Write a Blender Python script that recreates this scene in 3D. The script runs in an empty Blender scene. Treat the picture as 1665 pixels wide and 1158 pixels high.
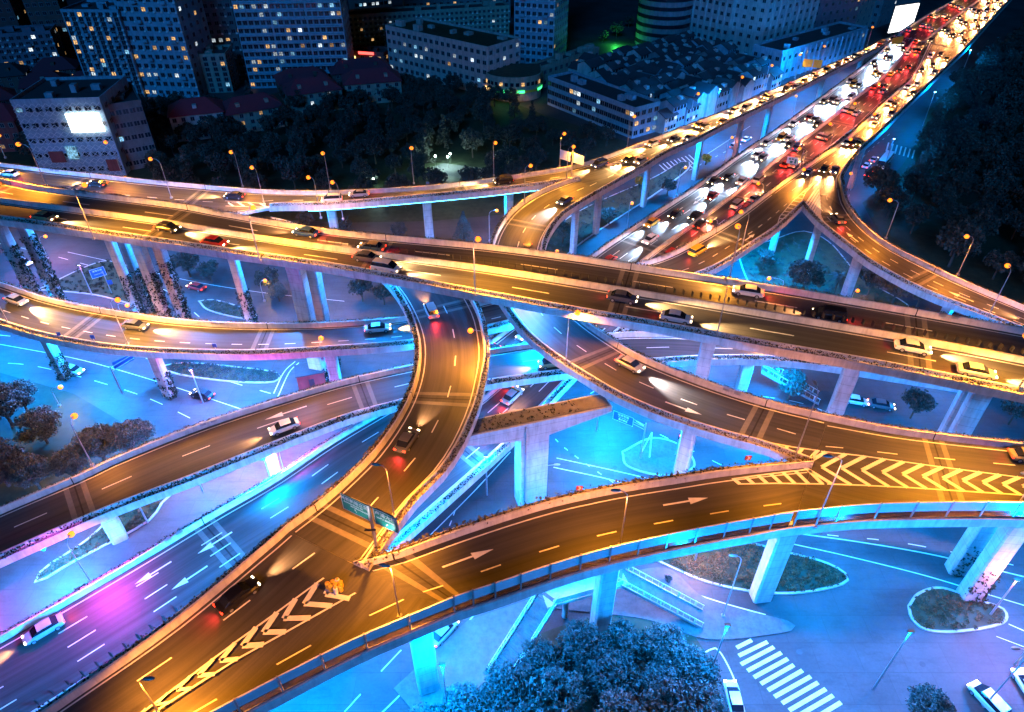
import bpy, math, random
from math import sin, cos, tan, radians, pi, sqrt, atan2
from mathutils import Vector, Matrix
random.seed(7)
sc = bpy.context.scene
# ------------------------------------------------------------------ camera
W0, H0 = 1665.0, 1158.0
F = 1110.0                      # focal length in photograph pixels
CH = 84.0                       # camera height above the street
TH = math.atan2(F, 1438.0)      # downward pitch
cd = bpy.data.cameras.new('camera'); cam = bpy.data.objects.new('camera', cd)
sc.collection.objects.link(cam); sc.camera = cam
cam.location = (0, 0, CH); cam.rotation_euler = (pi/2-TH, 0, 0)
cd.sensor_width = 36.0; cd.lens = F/W0*36.0; cd.clip_start = 1.0; cd.clip_end = 6000
# ------------------------------------------------------------------ world, moonlight, exposure
w = bpy.data.worlds.new('World'); sc.world = w; w.use_nodes = True
nt = w.node_tree; nt.nodes.clear()
sky = nt.nodes.new('ShaderNodeTexSky'); sky.sky_type = 'NISHITA'; sky.sun_disc = False
sky.sun_elevation = radians(-4); sky.sun_rotation = radians(170)
bg = nt.nodes.new('ShaderNodeBackground'); bg.inputs['Strength'].default_value = 0.1
wo = nt.nodes.new('ShaderNodeOutputWorld')
nt.links.new(sky.outputs[0], bg.inputs[0]); nt.links.new(bg.outputs[0], wo.inputs[0])
sd = bpy.data.lights.new('sun', 'SUN'); sun = bpy.data.objects.new('sun', sd); sc.collection.objects.link(sun)
sd.energy = 1.35; sd.color = (0.01, 0.3, 1.0); sd.angle = radians(15)
sun.rotation_euler = (radians(58), 0, radians(-12))
sc.view_settings.view_transform = 'Standard'; sc.view_settings.look = 'None'
sc.view_settings.exposure = 0.0; sc.view_settings.gamma = 1.0
sc.cycles.use_denoising = True
sc.cycles.max_bounces = 5; sc.cycles.diffuse_bounces = 2; sc.cycles.glossy_bounces = 2
sc.cycles.transmission_bounces = 3; sc.cycles.transparent_max_bounces = 8
sc.cycles.sample_clamp_indirect = 4.0; sc.cycles.sample_clamp_direct = 0.0
sc.cycles.caustics_reflective = False; sc.cycles.caustics_refractive = False
SODIUM = (1.0, 0.30, 0.022); GOLD_L = (1.0, 0.36, 0.025); BLUE = (0.0, 0.26, 1.0)
# ------------------------------------------------------------------ projection helpers
def U(px, py, z=0.0):
    u = px-W0/2; v = py-H0/2
    d = F*sin(TH)+v*cos(TH); t = (CH-z)/d
    return Vector((u*t, (F*cos(TH)-v*sin(TH))*t, z))
def P(p):
    y = p.y; z = p.z-CH
    dep = y*cos(TH)-z*sin(TH); up = y*sin(TH)+z*cos(TH)
    return (W0/2+F*p.x/dep, H0/2-F*up/dep)
# ------------------------------------------------------------------ materials
MATS = {}
def newmat(name):
    m = bpy.data.materials.new(name); m.use_nodes = True; n = m.node_tree; n.nodes.clear()
    o = n.nodes.new('ShaderNodeOutputMaterial'); b = n.nodes.new('ShaderNodeBsdfPrincipled')
    n.links.new(b.outputs[0], o.inputs[0]); MATS[name] = m
    return m, n, b, o
def noise(n, vec, scale, detail=4, rough=.6):
    t = n.nodes.new('ShaderNodeTexNoise'); t.inputs['Scale'].default_value = scale
    t.inputs['Detail'].default_value = detail; t.inputs['Roughness'].default_value = rough
    if vec is not None: n.links.new(vec, t.inputs['Vector'])
    return t.outputs['Fac']
def ramp(n, fac, c0, c1, p0=.3, p1=.7):
    r = n.nodes.new('ShaderNodeValToRGB'); r.color_ramp.elements[0].position = p0; r.color_ramp.elements[1].position = p1
    r.color_ramp.elements[0].color = (*c0, 1); r.color_ramp.elements[1].color = (*c1, 1)
    n.links.new(fac, r.inputs[0]); return r.outputs[0]
def mapping(n, src, scale):
    tc = n.nodes.new('ShaderNodeTexCoord'); mp = n.nodes.new('ShaderNodeMapping'); mp.inputs['Scale'].default_value = scale
    n.links.new(tc.outputs[src], mp.inputs[0]); return mp.outputs[0]
def mix(n, a, b, fac=.5, mode='MULTIPLY'):
    m = n.nodes.new('ShaderNodeMix'); m.data_type = 'RGBA'; m.blend_type = mode
    if hasattr(fac, 'links') or hasattr(fac, 'is_linked'): n.links.new(fac, m.inputs[0])
    else: m.inputs[0].default_value = fac
    n.links.new(a, m.inputs[6]); n.links.new(b, m.inputs[7]); return m.outputs[2]
def bump(n, b, fac, strength=.3, dist=.05):
    q = n.nodes.new('ShaderNodeBump'); q.inputs['Strength'].default_value = strength; q.inputs['Distance'].default_value = dist
    n.links.new(fac, q.inputs['Height']); n.links.new(q.outputs[0], b.inputs['Normal'])
def simple(name, c, rough=.6, metal=0, var=.15, scale=2.0, src='Object'):
    m, n, b, o = newmat(name); f = noise(n, mapping(n, src, (1, 1, 1)), scale, 5)
    col = ramp(n, f, tuple(x*(1-var) for x in c), tuple(min(1, x*(1+var)) for x in c))
    n.links.new(col, b.inputs['Base Color']); b.inputs['Roughness'].default_value = rough; b.inputs['Metallic'].default_value = metal
    return m
def emit(name, c, s):
    m, n, b, o = newmat(name); b.inputs['Base Color'].default_value = (*c, 1)
    b.inputs['Emission Color'].default_value = (*c, 1); b.inputs['Emission Strength'].default_value = s; return m
def asphalt(name, lo, hi, src='UV'):
    m, n, b, o = newmat(name)
    st = noise(n, mapping(n, src, (1.3, .012, 1)), 1.0, 5, .65)      # wheel-polished tracks along the lane
    c1 = ramp(n, st, (lo,)*3, (hi,)*3, .3, .72)
    pa = noise(n, mapping(n, src, (.12, .05, 1)), 1.0, 3); c2 = ramp(n, pa, (.72,)*3, (1.0, .98, .96), .35, .6)
    gr = noise(n, mapping(n, 'Object', (1, 1, 1)), 14, 2); c3 = ramp(n, gr, (.8,)*3, (1,)*3, .3, .7)
    n.links.new(mix(n, mix(n, c1, c2, 1.0), c3, 1.0), b.inputs['Base Color'])
    rr = ramp(n, st, (.62,)*3, (.42,)*3, .3, .7); n.links.new(rr, b.inputs['Roughness'])
    bump(n, b, gr, .25, .02); return m
asphalt('deck_asphalt', .034, .085); 
def gasphalt(name, c0, c1):
    m, n, b, o = newmat(name)
    f = noise(n, mapping(n, 'Object', (1, 1, 1)), .07, 6, .65); c = ramp(n, f, c0, c1, .35, .65)
    g = noise(n, mapping(n, 'Object', (1, 1, 1)), 3, 5, .7); c2 = ramp(n, g, (.8,)*3, (1.05,)*3, .3, .7)
    v = n.nodes.new('ShaderNodeTexBrick'); v.inputs['Scale'].default_value = .09; v.inputs['Color1'].default_value = (1, 1, 1, 1); v.inputs['Color2'].default_value = (.82, .82, .83, 1); v.inputs['Mortar'].default_value = (.62, .62, .62, 1); v.inputs['Mortar Size'].default_value = .004
    n.links.new(mapping(n, 'Object', (1, .7, 1)), v.inputs[0])
    st = noise(n, mapping(n, 'Object', (.25, .9, 1)), .8, 6, .75); c4 = ramp(n, st, (.62,)*3, (1,)*3, .33, .5)
    n.links.new(mix(n, mix(n, mix(n, c, c2, 1.0), v.outputs[0], .8), c4, .8), b.inputs['Base Color']); b.inputs['Roughness'].default_value = .6; bump(n, b, g, .2, .02)
gasphalt('ground_asphalt', (.036, .038, .04), (.078, .08, .082))
def concrete(name, c, streak=.6):
    m, n, b, o = newmat(name)
    f = noise(n, mapping(n, 'Object', (.9, .9, .12)), 1.6, 6, .7)
    col = ramp(n, f, tuple(x*streak for x in c), c, .34, .56)
    g = noise(n, mapping(n, 'Object', (1, 1, 1)), .5, 4); c2 = ramp(n, g, (.78,)*3, (1,)*3, .35, .65)
    n.links.new(mix(n, col, c2, 1.0), b.inputs['Base Color']); b.inputs['Roughness'].default_value = .8
    bump(n, b, f, .2, .03); return m
concrete('concrete', (.58, .56, .53), .7); concrete('pier_concrete', (.5, .49, .47), .72)
pm_ = MATS['pier_concrete']; n_ = pm_.node_tree; b_ = n_.nodes['Principled BSDF'] if 'Principled BSDF' in n_.nodes else [x for x in n_.nodes if x.type == 'BSDF_PRINCIPLED'][0]
ge = n_.nodes.new('ShaderNodeNewGeometry'); sx_ = n_.nodes.new('ShaderNodeSeparateXYZ'); n_.links.new(ge.outputs['Position'], sx_.inputs[0])
md = n_.nodes.new('ShaderNodeMath'); md.operation = 'PINGPONG'; md.inputs[1].default_value = .8; n_.links.new(sx_.outputs['Z'], md.inputs[0])
jr = ramp(n_, md.outputs[0], (.5,)*3, (1,)*3, .0, .05); old = b_.inputs['Base Color'].links[0].from_socket; n_.links.new(mix(n_, old, jr, 1.0), b_.inputs['Base Color'])
concrete('parapet_concrete', (.74, .72, .68), .78); concrete('paving', (.13, .13, .13), .7)
def leaf(name, lo, hi):
    m, n, b, o = newmat(name)
    f = noise(n, mapping(n, 'Object', (1, 1, 1)), .55, 3); oi = n.nodes.new('ShaderNodeObjectInfo')
    c = ramp(n, f, lo, hi, .3, .7)
    r = ramp(n, oi.outputs['Random'], (.7, .75, .7), (1.15, 1.1, 1.0), 0, 1)
    n.links.new(mix(n, c, r, 1.0), b.inputs['Base Color']); b.inputs['Roughness'].default_value = .6
    b.inputs['Specular IOR Level'].default_value = .25; return m
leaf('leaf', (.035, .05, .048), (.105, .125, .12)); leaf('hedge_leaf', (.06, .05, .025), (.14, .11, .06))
leaf('ivy', (.012, .016, .01), (.03, .036, .022)); leaf('grass', (.03, .04, .024), (.06, .075, .045))
leaf('dark_leaf', (.035, .042, .036), (.095, .1, .085))
simple('bark', (.07, .05, .035), .9); simple('soil', (.05, .04, .03), .95)
simple('paint', (.72, .7, .62), .55, var=.12, scale=.8); simple('yellow_paint', (.7, .42, .06), .55, var=.2, scale=.8)
simple('galvanised', (.42, .43, .45), .4, .6); simple('dark_metal', (.06, .06, .065), .5, .5)
simple('joint_strip', (.16, .15, .13), .6); simple('rubber', (.02, .02, .02), .8)
simple('kerb', (.42, .42, .4), .7); simple('red_paint', (.55, .03, .02), .5); simple('white_paint', (.75, .75, .74), .45)
simple('sign_green', (.0, .2, .17), .5, var=.05); simple('sign_blue', (.02, .1, .35), .5, var=.05); simple('sign_white', (.78, .8, .82), .5, var=.03)
simple('window_frame', (.2, .21, .22), .5); simple('sign_yellow', (.8, .5, .05), .5)
simple('roof_tile_red', (.32, .035, .05), .7, scale=3); simple('roof_tile_dark', (.05, .05, .055), .75, scale=3)
simple('roof_flat', (.05, .05, .05), .9, scale=.4)
for nm, c in [('wall_blue', (.34, .48, .56)), ('wall_pale', (.55, .55, .53)), ('wall_brown', (.22, .09, .07)), ('wall_dark', (.2, .2, .2)),
              ('wall_pink', (.65, .45, .4)), ('wall_beige', (.42, .36, .28)), ('wall_purple', (.33, .2, .24)), ('wall_red', (.28, .07, .06)), ('wall_grey', (.24, .25, .26))]:
    concrete(nm, c, .7)
m_, n_, b_, o_ = newmat('dark_glass'); b_.inputs['Base Color'].default_value = (.015, .018, .025, 1); b_.inputs['Roughness'].default_value = .12
m_, n_, b_, o_ = newmat('clear_panel'); n_.nodes.remove(b_)
tr = n_.nodes.new('ShaderNodeBsdfTransparent'); tr.inputs[0].default_value = (.3, .28, .28, 1); gl = n_.nodes.new('ShaderNodeBsdfGlossy'); gl.inputs['Roughness'].default_value = .15
ms = n_.nodes.new('ShaderNodeMixShader'); ms.inputs[0].default_value = .12
n_.links.new(tr.outputs[0], ms.inputs[1]); n_.links.new(gl.outputs[0], ms.inputs[2]); n_.links.new(ms.outputs[0], o_.inputs[0])
simple('frosted_panel', (.6, .68, .7), .35, var=.06)
def litwin(name, c, s):
    m, n, b, o = newmat(name); f = noise(n, mapping(n, 'Object', (1, 1, 1)), 1.7, 3); oi = n.nodes.new('ShaderNodeObjectInfo')
    col = ramp(n, f, tuple(x*.15 for x in c), c, .4, .6); n.links.new(col, b.inputs['Emission Color']); b.inputs['Base Color'].default_value = (.02, .02, .02, 1)
    mu = n.nodes.new('ShaderNodeMath'); mu.operation = 'MULTIPLY_ADD'; n.links.new(oi.outputs['Random'], mu.inputs[0]); mu.inputs[1].default_value = s; mu.inputs[2].default_value = s*.25; n.links.new(mu.outputs[0], b.inputs['Emission Strength'])
litwin('lit_window_warm', (1, .55, .2), 1.6); litwin('lit_window_white', (.8, .93, 1), 2.0); litwin('lit_window_blue', (.3, .7, 1), 1.3)
emit('sodium_lens', (1, .24, .012), 2.6); emit('white_lens', (.8, 1, .95), 30); emit('head_lens', (1, .72, .4), 14); emit('tail_lens', (1, .03, .01), 9)
emit('led_strip', (.1, .6, 1), 9); emit('billboard_glow', (1, .97, .92), 3); emit('screen_white', (.9, .97, 1), 6); emit('shop_green', (.05, .9, .25), 3); emit('shop_warm', (1, .6, .2), 4)
emit('shop_red', (1, .1, .08), 3); emit('signal_red', (1, .05, .03), 8)
for nm, c in [('car_white', (.75, .75, .74)), ('car_silver', (.4, .41, .43)), ('car_black', (.015, .015, .018)), ('car_grey', (.12, .125, .13)),
              ('car_red', (.4, .02, .02)), ('car_blue', (.02, .06, .25)), ('car_gold', (.45, .32, .15)), ('car_yellow', (.7, .42, .03))]:
    m = simple(nm, c, .28, .1, var=.04); m.node_tree.nodes['Principled BSDF'].inputs['Coat Weight'].default_value = .6
# ------------------------------------------------------------------ mesh helpers
class MB:
    def __init__(s): s.v = []; s.f = []; s.m = []; s.uv = None; s.mi = 0
    def vert(s, p): s.v.append(tuple(p)); return len(s.v)-1
    def face(s, idx): s.f.append(tuple(idx)); s.m.append(s.mi)
    def quad(s, a, b, c, d):
        i = len(s.v); s.v += [tuple(a), tuple(b), tuple(c), tuple(d)]; s.face((i, i+1, i+2, i+3))
    def poly(s, pts):
        i = len(s.v); s.v += [tuple(p) for p in pts]; s.face(tuple(range(i, i+len(pts))))
    def box(s, c, d, M=None):
        x, y, z = [k/2 for k in d]; i = len(s.v)
        for sx, sy, sz in ((-1,-1,-1),(1,-1,-1),(1,1,-1),(-1,1,-1),(-1,-1,1),(1,-1,1),(1,1,1),(-1,1,1)):
            p = Vector((sx*x, sy*y, sz*z))
            if M is not None: p = M @ p
            s.v.append((c[0]+p.x, c[1]+p.y, c[2]+p.z))
        for f in ((0,3,2,1),(4,5,6,7),(0,1,5,4),(1,2,6,5),(2,3,7,6),(3,0,4,7)): s.face([i+k for k in f])
    def prism(s, pts, z0, z1):
        n = len(pts); i = len(s.v)
        s.v += [(p[0], p[1], z0) for p in pts]+[(p[0], p[1], z1) for p in pts]
        s.face(tuple(i+n+k for k in range(n))); s.face(tuple(i+n-1-k for k in range(n)))
        for k in range(n): s.face((i+k, i+(k+1) % n, i+n+(k+1) % n, i+n+k))
    def tube(s, pts, rads, n=8, cap=True):
        pts = [Vector(p) for p in pts]
        if not hasattr(rads, '__len__'): rads = [rads]*len(pts)
        rings = []
        for k, p in enumerate(pts):
            d = (pts[min(k+1, len(pts)-1)]-pts[max(k-1, 0)]).normalized()
            a = d.cross(Vector((0, 0, 1)) if abs(d.z) < .9 else Vector((1, 0, 0))).normalized(); b = d.cross(a)
            rings.append([s.vert(p+(a*cos(2*pi*j/n)+b*sin(2*pi*j/n))*rads[k]) for j in range(n)])
        for k in range(len(pts)-1):
            for j in range(n): s.face((rings[k][j], rings[k][(j+1) % n], rings[k+1][(j+1) % n], rings[k+1][j]))
        if cap: s.face(tuple(rings[0][::-1])); s.face(tuple(rings[-1]))
    def sphere(s, c, r, n=8, sz=1.0):
        rows = []
        for k in range(1, n//2):
            a = pi*k/(n//2); rows.append([s.vert((c[0]+r*sin(a)*cos(2*pi*j/n), c[1]+r*sin(a)*sin(2*pi*j/n), c[2]+r*sz*cos(a))) for j in range(n)])
        t = s.vert((c[0], c[1], c[2]+r*sz)); bt = s.vert((c[0], c[1], c[2]-r*sz))
        for j in range(n):
            s.face((t, rows[0][j], rows[0][(j+1) % n])); s.face((bt, rows[-1][(j+1) % n], rows[-1][j]))
            for k in range(len(rows)-1): s.face((rows[k][j], rows[k+1][j], rows[k+1][(j+1) % n], rows[k][(j+1) % n]))
    def mesh(s, name, mats, smooth=False):
        me = bpy.data.meshes.new(name); me.from_pydata(s.v, [], s.f)
        if not isinstance(mats, (list, tuple)): mats = [mats]
        for m in mats: me.materials.append(MATS[m])
        if len(mats) > 1: me.polygons.foreach_set('material_index', s.m)
        if s.uv:
            ul = me.uv_layers.new(name='UVMap')
            for l in me.loops: ul.data[l.index].uv = s.uv[l.vertex_index]
        if smooth: me.polygons.foreach_set('use_smooth', [True]*len(me.polygons))
        me.update(); return me
    def build(s, name, mats, parent=None, smooth=False): return link(name, s.mesh(name, mats, smooth), parent)
COL = sc.collection
def link(name, data, parent=None):
    o = bpy.data.objects.new(name, data); COL.objects.link(o)
    if parent is not None: o.parent = parent
    return o
def tag(o, label=None, cat=None, group=None, kind=None):
    for k, v in (('label', label), ('category', cat), ('group', group), ('kind', kind)):
        if v: o[k] = v
    return o
def thing(name, label, cat, loc=(0, 0, 0), rz=0, group=None):
    o = link(name, None); o.location = loc; o.rotation_euler = (0, 0, rz); return tag(o, label, cat, group)
def copy_tree(o, parent=None):
    c = o.copy(); COL.objects.link(c)
    if parent is not None: c.parent = parent; c.matrix_parent_inverse = o.matrix_parent_inverse
    for ch in list(KIDS.get(o.name, [])): copy_tree(ch, c)
    return c
KIDS = {}
def spotlight(parent, loc, power, color, size=radians(150), blend=.5, rad=.3, rot=(0, 0, 0)):
    l = bpy.data.lights.new('lamp_light', 'SPOT'); l.energy = power; l.color = color; l.spot_size = size; l.spot_blend = blend; l.shadow_soft_size = rad
    o = link('lamp_light', l, parent); o.location = loc; o.rotation_euler = rot; return o
def cr(pts, n):
    """Catmull-Rom through pts, n samples evenly spaced by length"""
    q = [pts[0]*2-pts[1]]+list(pts)+[pts[-1]*2-pts[-2]]; out = []
    for i in range(1, len(q)-2):
        a, b, c, d = q[i-1:i+3]
        for k in range(24):
            t = k/24; out.append(.5*((2*b)+(c-a)*t+(2*a-5*b+4*c-d)*t*t+(3*b-a-3*c+d)*t**3))
    out.append(q[-2].copy())
    L = [0]
    for i in range(1, len(out)): L.append(L[-1]+(out[i]-out[i-1]).length)
    res = []; j = 0
    for k in range(n):
        s = L[-1]*k/(n-1)
        while j < len(L)-2 and L[j+1] < s: j += 1
        f = (s-L[j])/max(1e-6, L[j+1]-L[j]); res.append(out[j].lerp(out[j+1], min(1, max(0, f))))
    return res
def zlerp(zs, t):
    for (a, za), (b, zb) in zip(zs, zs[1:]):
        if t <= b: return za+(zb-za)*(t-a)/(b-a)
    return zs[-1][1]
def pixfrac(pl):
    L = [0]
    for a, b in zip(pl, pl[1:]): L.append(L[-1]+math.hypot(b[0]-a[0], b[1]-a[1]))
    return [x/L[-1] for x in L]
def leaves(mb, c, r, n, size, flat=1.0):
    for _ in range(n):
        while True:
            p = Vector((random.uniform(-1, 1), random.uniform(-1, 1), random.uniform(-1, 1)))
            if .3 < p.length < 1: break
        p = Vector((p.x*r, p.y*r, p.z*r*flat))+Vector(c)
        a = Vector((random.gauss(0, 1), random.gauss(0, 1), random.gauss(0, 1))).normalized()*size*random.uniform(.6, 1.3)
        b = a.cross(Vector((random.gauss(0, 1), random.gauss(0, 1), random.gauss(0, 1)))).normalized()*a.length*.7
        mb.quad(p-a-b*.2, p-b, p+a+b*.2, p+b)
# ------------------------------------------------------------------ elevated roads
DECKS = {}
class Deck:
    def __init__(s, key, label, Lp, Rp, zs, kind='overpass', name='road_viaduct', step=2.5):
        s.key = key
        lf, rf = pixfrac(Lp), pixfrac(Rp)
        Lw = [U(x, y, zlerp(zs, t)) for (x, y), t in zip(Lp, lf)]; Rw = [U(x, y, zlerp(zs, t)) for (x, y), t in zip(Rp, rf)]
        tot = sum((b-a).length for a, b in zip(Lw, Lw[1:])); tr_ = sum((b-a).length for a, b in zip(Rw, Rw[1:]))
        n = max(6, int(max(tot, tr_)/step)); m = n*5
        R = cr(Rw, n); Ld = cr(Lw, m)
        ts = []; last = 0
        for i, r in enumerate(R):
            e = i/(n-1); best = None
            for k in range(max(0, int((e-.16)*m)), min(m, int((e+.16)*m)+1)):
                d = (Ld[k]-r).to_2d().length if False else math.hypot(Ld[k].x-r.x, Ld[k].y-r.y)+abs(k/(m-1)-e)*tot*.05
                if best is None or d < best[0]: best = (d, k)
            ts.append(best[1]/(m-1))
        ts[0] = 0; ts[-1] = 1
        for _ in range(6):
            ts = [ts[0]]+[(ts[i-1]+ts[i]+ts[i+1])/3 for i in range(1, n-1)]+[ts[-1]]
        for i in range(1, n): ts[i] = max(ts[i], ts[i-1])
        L = []
        for t in ts:
            k = t*(m-1); a = int(min(m-2, k)); L.append(Ld[a].lerp(Ld[a+1], k-a))
        s.L, s.R, s.n = L, R, n
        s.S = [0]
        for i in range(1, n): s.S.append(s.S[-1]+((L[i]+R[i])/2-(L[i-1]+R[i-1])/2).length)
        s.len = s.S[-1]
        c = (L[n//2]+R[n//2])/2
        s.root = thing(name, label, kind, (c.x, c.y, 0)); DECKS[key] = s
        s.surface()
    def at(s, d, w, dz=0.0):
        d = min(max(d, 0), s.len-1e-4); j = 0
        lo, hi = 0, s.n-2
        while lo < hi:
            q = (lo+hi+1)//2
            if s.S[q] <= d: lo = q
            else: hi = q-1
        f = (d-s.S[lo])/(s.S[lo+1]-s.S[lo])
        a = s.L[lo].lerp(s.L[lo+1], f); b = s.R[lo].lerp(s.R[lo+1], f)
        return a.lerp(b, w)+Vector((0, 0, dz))
    def width(s, d): return (s.at(d, 0)-s.at(d, 1)).length
    def heading(s, d, w):
        v = s.at(min(d+1, s.len), w)-s.at(max(d-1, 0), w); return atan2(v.y, v.x)
    def near(s, px, py, w=.5):
        best = None
        for i in range(0, int(s.len)+1):
            q = P(s.at(i, w)); e = math.hypot(q[0]-px, q[1]-py)
            if best is None or e < best[0]: best = (e, i)
        return best[1]
    def add(s, mb, name, mat, label=None, kind=None, smooth=False):
        o = mb.build(name, mat, s.root, smooth); o.location = -s.root.location
        if label: o['label'] = label
        if kind: o['kind'] = kind
        return o
    def surface(s):
        mb = MB(); mb.uv = []
        K = 4
        for i in range(s.n):
            wd = (s.L[i]-s.R[i]).length
            for k in range(K+1): mb.vert(s.L[i].lerp(s.R[i], k/K)); mb.uv.append((wd*k/K, s.S[i]))
        for i in range(s.n-1):
            for k in range(K): a = i*(K+1)+k; mb.face((a, a+1, a+K+2, a+K+1))
        s.add(mb, 'road_surface', 'deck_asphalt')
    def sweep(s, side, sec, d0=0, d1=None, closed=True):
        """sec: (outward offset, height) points"""
        mb = MB(); d1 = s.len if d1 is None else d1
        ds = [x for x in s.S if d0 < x < d1]; ds = [d0]+ds+[d1]; nS = len(sec)
        for d in ds:
            a, b = s.at(d, 0), s.at(d, 1)
            e, o = (a, a-b) if side == 'L' else (b, b-a)
            o = Vector((o.x, o.y, 0)).normalized()
            for off, h in sec: mb.vert(e+o*off+Vector((0, 0, h)))
        for i in range(len(ds)-1):
            for k in range(nS if closed else nS-1):
                a = i*nS+k; b = i*nS+(k+1) % nS; q = (a, b, b+nS, a+nS)
                mb.face(q if side == 'R' else q[::-1])
        if closed:
            mb.face(tuple(range(nS))); mb.face(tuple(range((len(ds)-1)*nS+nS-1, (len(ds)-1)*nS-1, -1)))
        return mb
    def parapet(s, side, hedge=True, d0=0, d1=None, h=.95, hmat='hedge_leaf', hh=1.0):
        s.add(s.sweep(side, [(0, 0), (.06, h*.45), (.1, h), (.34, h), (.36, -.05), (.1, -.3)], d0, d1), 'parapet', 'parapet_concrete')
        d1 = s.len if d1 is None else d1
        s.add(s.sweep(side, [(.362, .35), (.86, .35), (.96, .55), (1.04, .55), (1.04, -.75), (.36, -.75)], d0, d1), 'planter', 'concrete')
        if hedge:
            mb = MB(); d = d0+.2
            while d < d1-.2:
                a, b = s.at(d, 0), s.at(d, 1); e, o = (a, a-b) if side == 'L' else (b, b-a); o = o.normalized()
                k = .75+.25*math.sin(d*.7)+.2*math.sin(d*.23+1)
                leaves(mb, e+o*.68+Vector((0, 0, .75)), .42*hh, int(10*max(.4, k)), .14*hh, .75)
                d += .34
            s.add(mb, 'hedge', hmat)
        # small junction boxes against the wall
    def girder(s, t=1.5, inset=.26):
        mb = MB()
        for i in range(s.n):
            a, b = s.L[i], s.R[i]; o = (a-b); wd = o.length; o = o/wd
            A, B = a+o*.36, b-o*.36; z = Vector((0, 0, 1))
            iw = min(wd*inset, 3.0)
            for p in (A-z*.04, A-z*.75, a-o*iw-z*(t*.62), a-o*(iw+.5)-z*t, b+o*(iw+.5)-z*t, b+o*iw-z*(t*.62), B-z*.75, B-z*.04): mb.vert(p)
        for i in range(s.n-1):
            for k in range(8):
                a = i*8+k; b = i*8+(k+1) % 8; mb.face((a, a+8, b+8, b))
        mb.face(range(8)); mb.face(range((s.n-1)*8+7, (s.n-1)*8-1, -1))
        s.add(mb, 'girder', 'concrete')
    def strip(s, mb, w, width, d0, d1, dz=.012, w1=None):
        """painted strip at cross fraction w"""
        k = max(1, int((d1-d0)/2.5)); w1 = w if w1 is None else w1
        prev = None
        for i in range(k+1):
            d = d0+(d1-d0)*i/k; c = s.at(d, w+(w1-w)*i/k, dz); o = (s.at(d, 1)-s.at(d, 0)).normalized()*width/2
            a, b = mb.vert(c-o), mb.vert(c+o)
            if prev: mb.face((prev[0], prev[1], b, a))
            prev = (a, b)
    def lanes(s, solid=(.05, .95), dashed=(.5,), dash=(2.4, 4.2), d0=0, d1=None, mat='paint', wl=.17):
        mb = MB(); d1 = s.len if d1 is None else d1
        for x in solid: s.strip(mb, x, wl, d0+.3, d1-.3)
        for x in dashed:
            d = d0+1
            while d+dash[0] < d1: s.strip(mb, x, wl, d, d+dash[0]); d += sum(dash)
        s.add(mb, 'lane_marking', mat)
    def joints(s, first=12, every=27, mat='joint_strip'):
        d = first
        while d < s.len-3:
            for e in (-1.1, 1.1):
                mb = MB(); mb.quad(*[s.at(d+e-.35, .0, .006), s.at(d+e+.35, .0, .006), s.at(d+e+.35, 1, .006), s.at(d+e-.35, 1, .006)][::-1]); s.add(mb, 'joint_strip', mat)
            mb = MB(); mb.quad(*[s.at(d-.1, .0, .007), s.at(d+.1, .0, .007), s.at(d+.1, 1, .007), s.at(d-.1, 1, .007)][::-1]); s.add(mb, 'expansion_joint', 'rubber')
            for sd in 'LR':
                if not (s.key in ('B', 'T', 'DB') and sd == 'R'): s.add(s.sweep(sd, [(-.015, .01), (.05, .43), (.09, .965), (.35, .965), (.35, .9), (.1, .5)], d-.07, d+.07), 'wall_joint', 'rubber')
            d += every
    def arrow(s, d, w, sign=1, L=5.2, name='arrow_marking'):
        """straight-ahead arrow painted along the lane; head towards +s if sign=1"""
        mb = MB(); wd = s.width(d)
        def q(x, y): return s.at(d+sign*x, w+y/wd, .014)
        a = L*.58
        pts = [q(0, -.12), q(a, -.12), q(a, -.5), q(L, 0), q(a, .5), q(a, .12), q(0, .12)]
        if sign > 0: pts = pts[::-1]
        mb.poly(pts); s.add(mb, name, 'paint')
    def boxes(s, side, every=24, first=8):
        d = first; i = 0
        while d < s.len-3:
            a, b = s.at(d, 0), s.at(d, 1); e, o = (a, a-b) if side == 'L' else (b, b-a); o = Vector((o.x, o.y, 0)).normalized()
            hd = s.heading(d, 0)
            for k in (-.8, .8):
                mb = MB(); t = Vector((cos(hd), sin(hd), 0))
                c = e+o*.2+t*k+Vector((0, 0, .8)); mb.box(c, (.9, .5, .42), Matrix.Rotation(hd, 3, 'Z'))
                s.add(mb, 'cable_box', 'galvanised')
            d += every
    def lights(s, every=26, first=10, power=45000, drop=2.2, w=.5, color=BLUE, d1=None):
        d = first
        while d < (d1 or s.len):
            p = s.at(d, w)-Vector((0, 0, drop))
            fx = MB(); fx.box(p+Vector((0, 0, .12)), (1.2, .5, .16)); s.add(fx, 'floodlight', 'dark_metal')  # added fixture holding the spot that colours the ground
            spotlight(s.root, p-s.root.location, power, color, radians(165), .35, .8)
            d += every
    def led(s, side, z=-.85, d0=0, d1=None):
        s.add(s.sweep(side, [(.7, z), (.86, z), (.86, z-.1), (.7, z-.1)], d0, d1), 'light_strip', 'led_strip')
    def pier(s, px, py, size=(2.0, 1.4), twin=0, w=None, foot=0.0, cap=True, ivy=0.0, flip=False, wr=.5, t=1.5, base=None):
        """pier whose upright passes through photograph pixel (px,py), under cross fraction wr of the deck"""
        want = (px-843)/(py-2017.0); best = None; N = int(s.len*2)
        for i in range(N):
            p = s.at(s.len*i/N, wr); p = Vector((p.x, p.y, p.z-t)); q = P(p)
            e = abs((q[0]-843)/(q[1]-2017.0)-want)*1000+abs(q[1]-py)*.02
            if best is None or e < best[0]: best = (e, s.len*i/N)
        d = best[1]; c = s.at(d, wr); hd = s.heading(d, .5); Rz = Matrix.Rotation(hd, 3, 'Z')
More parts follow.
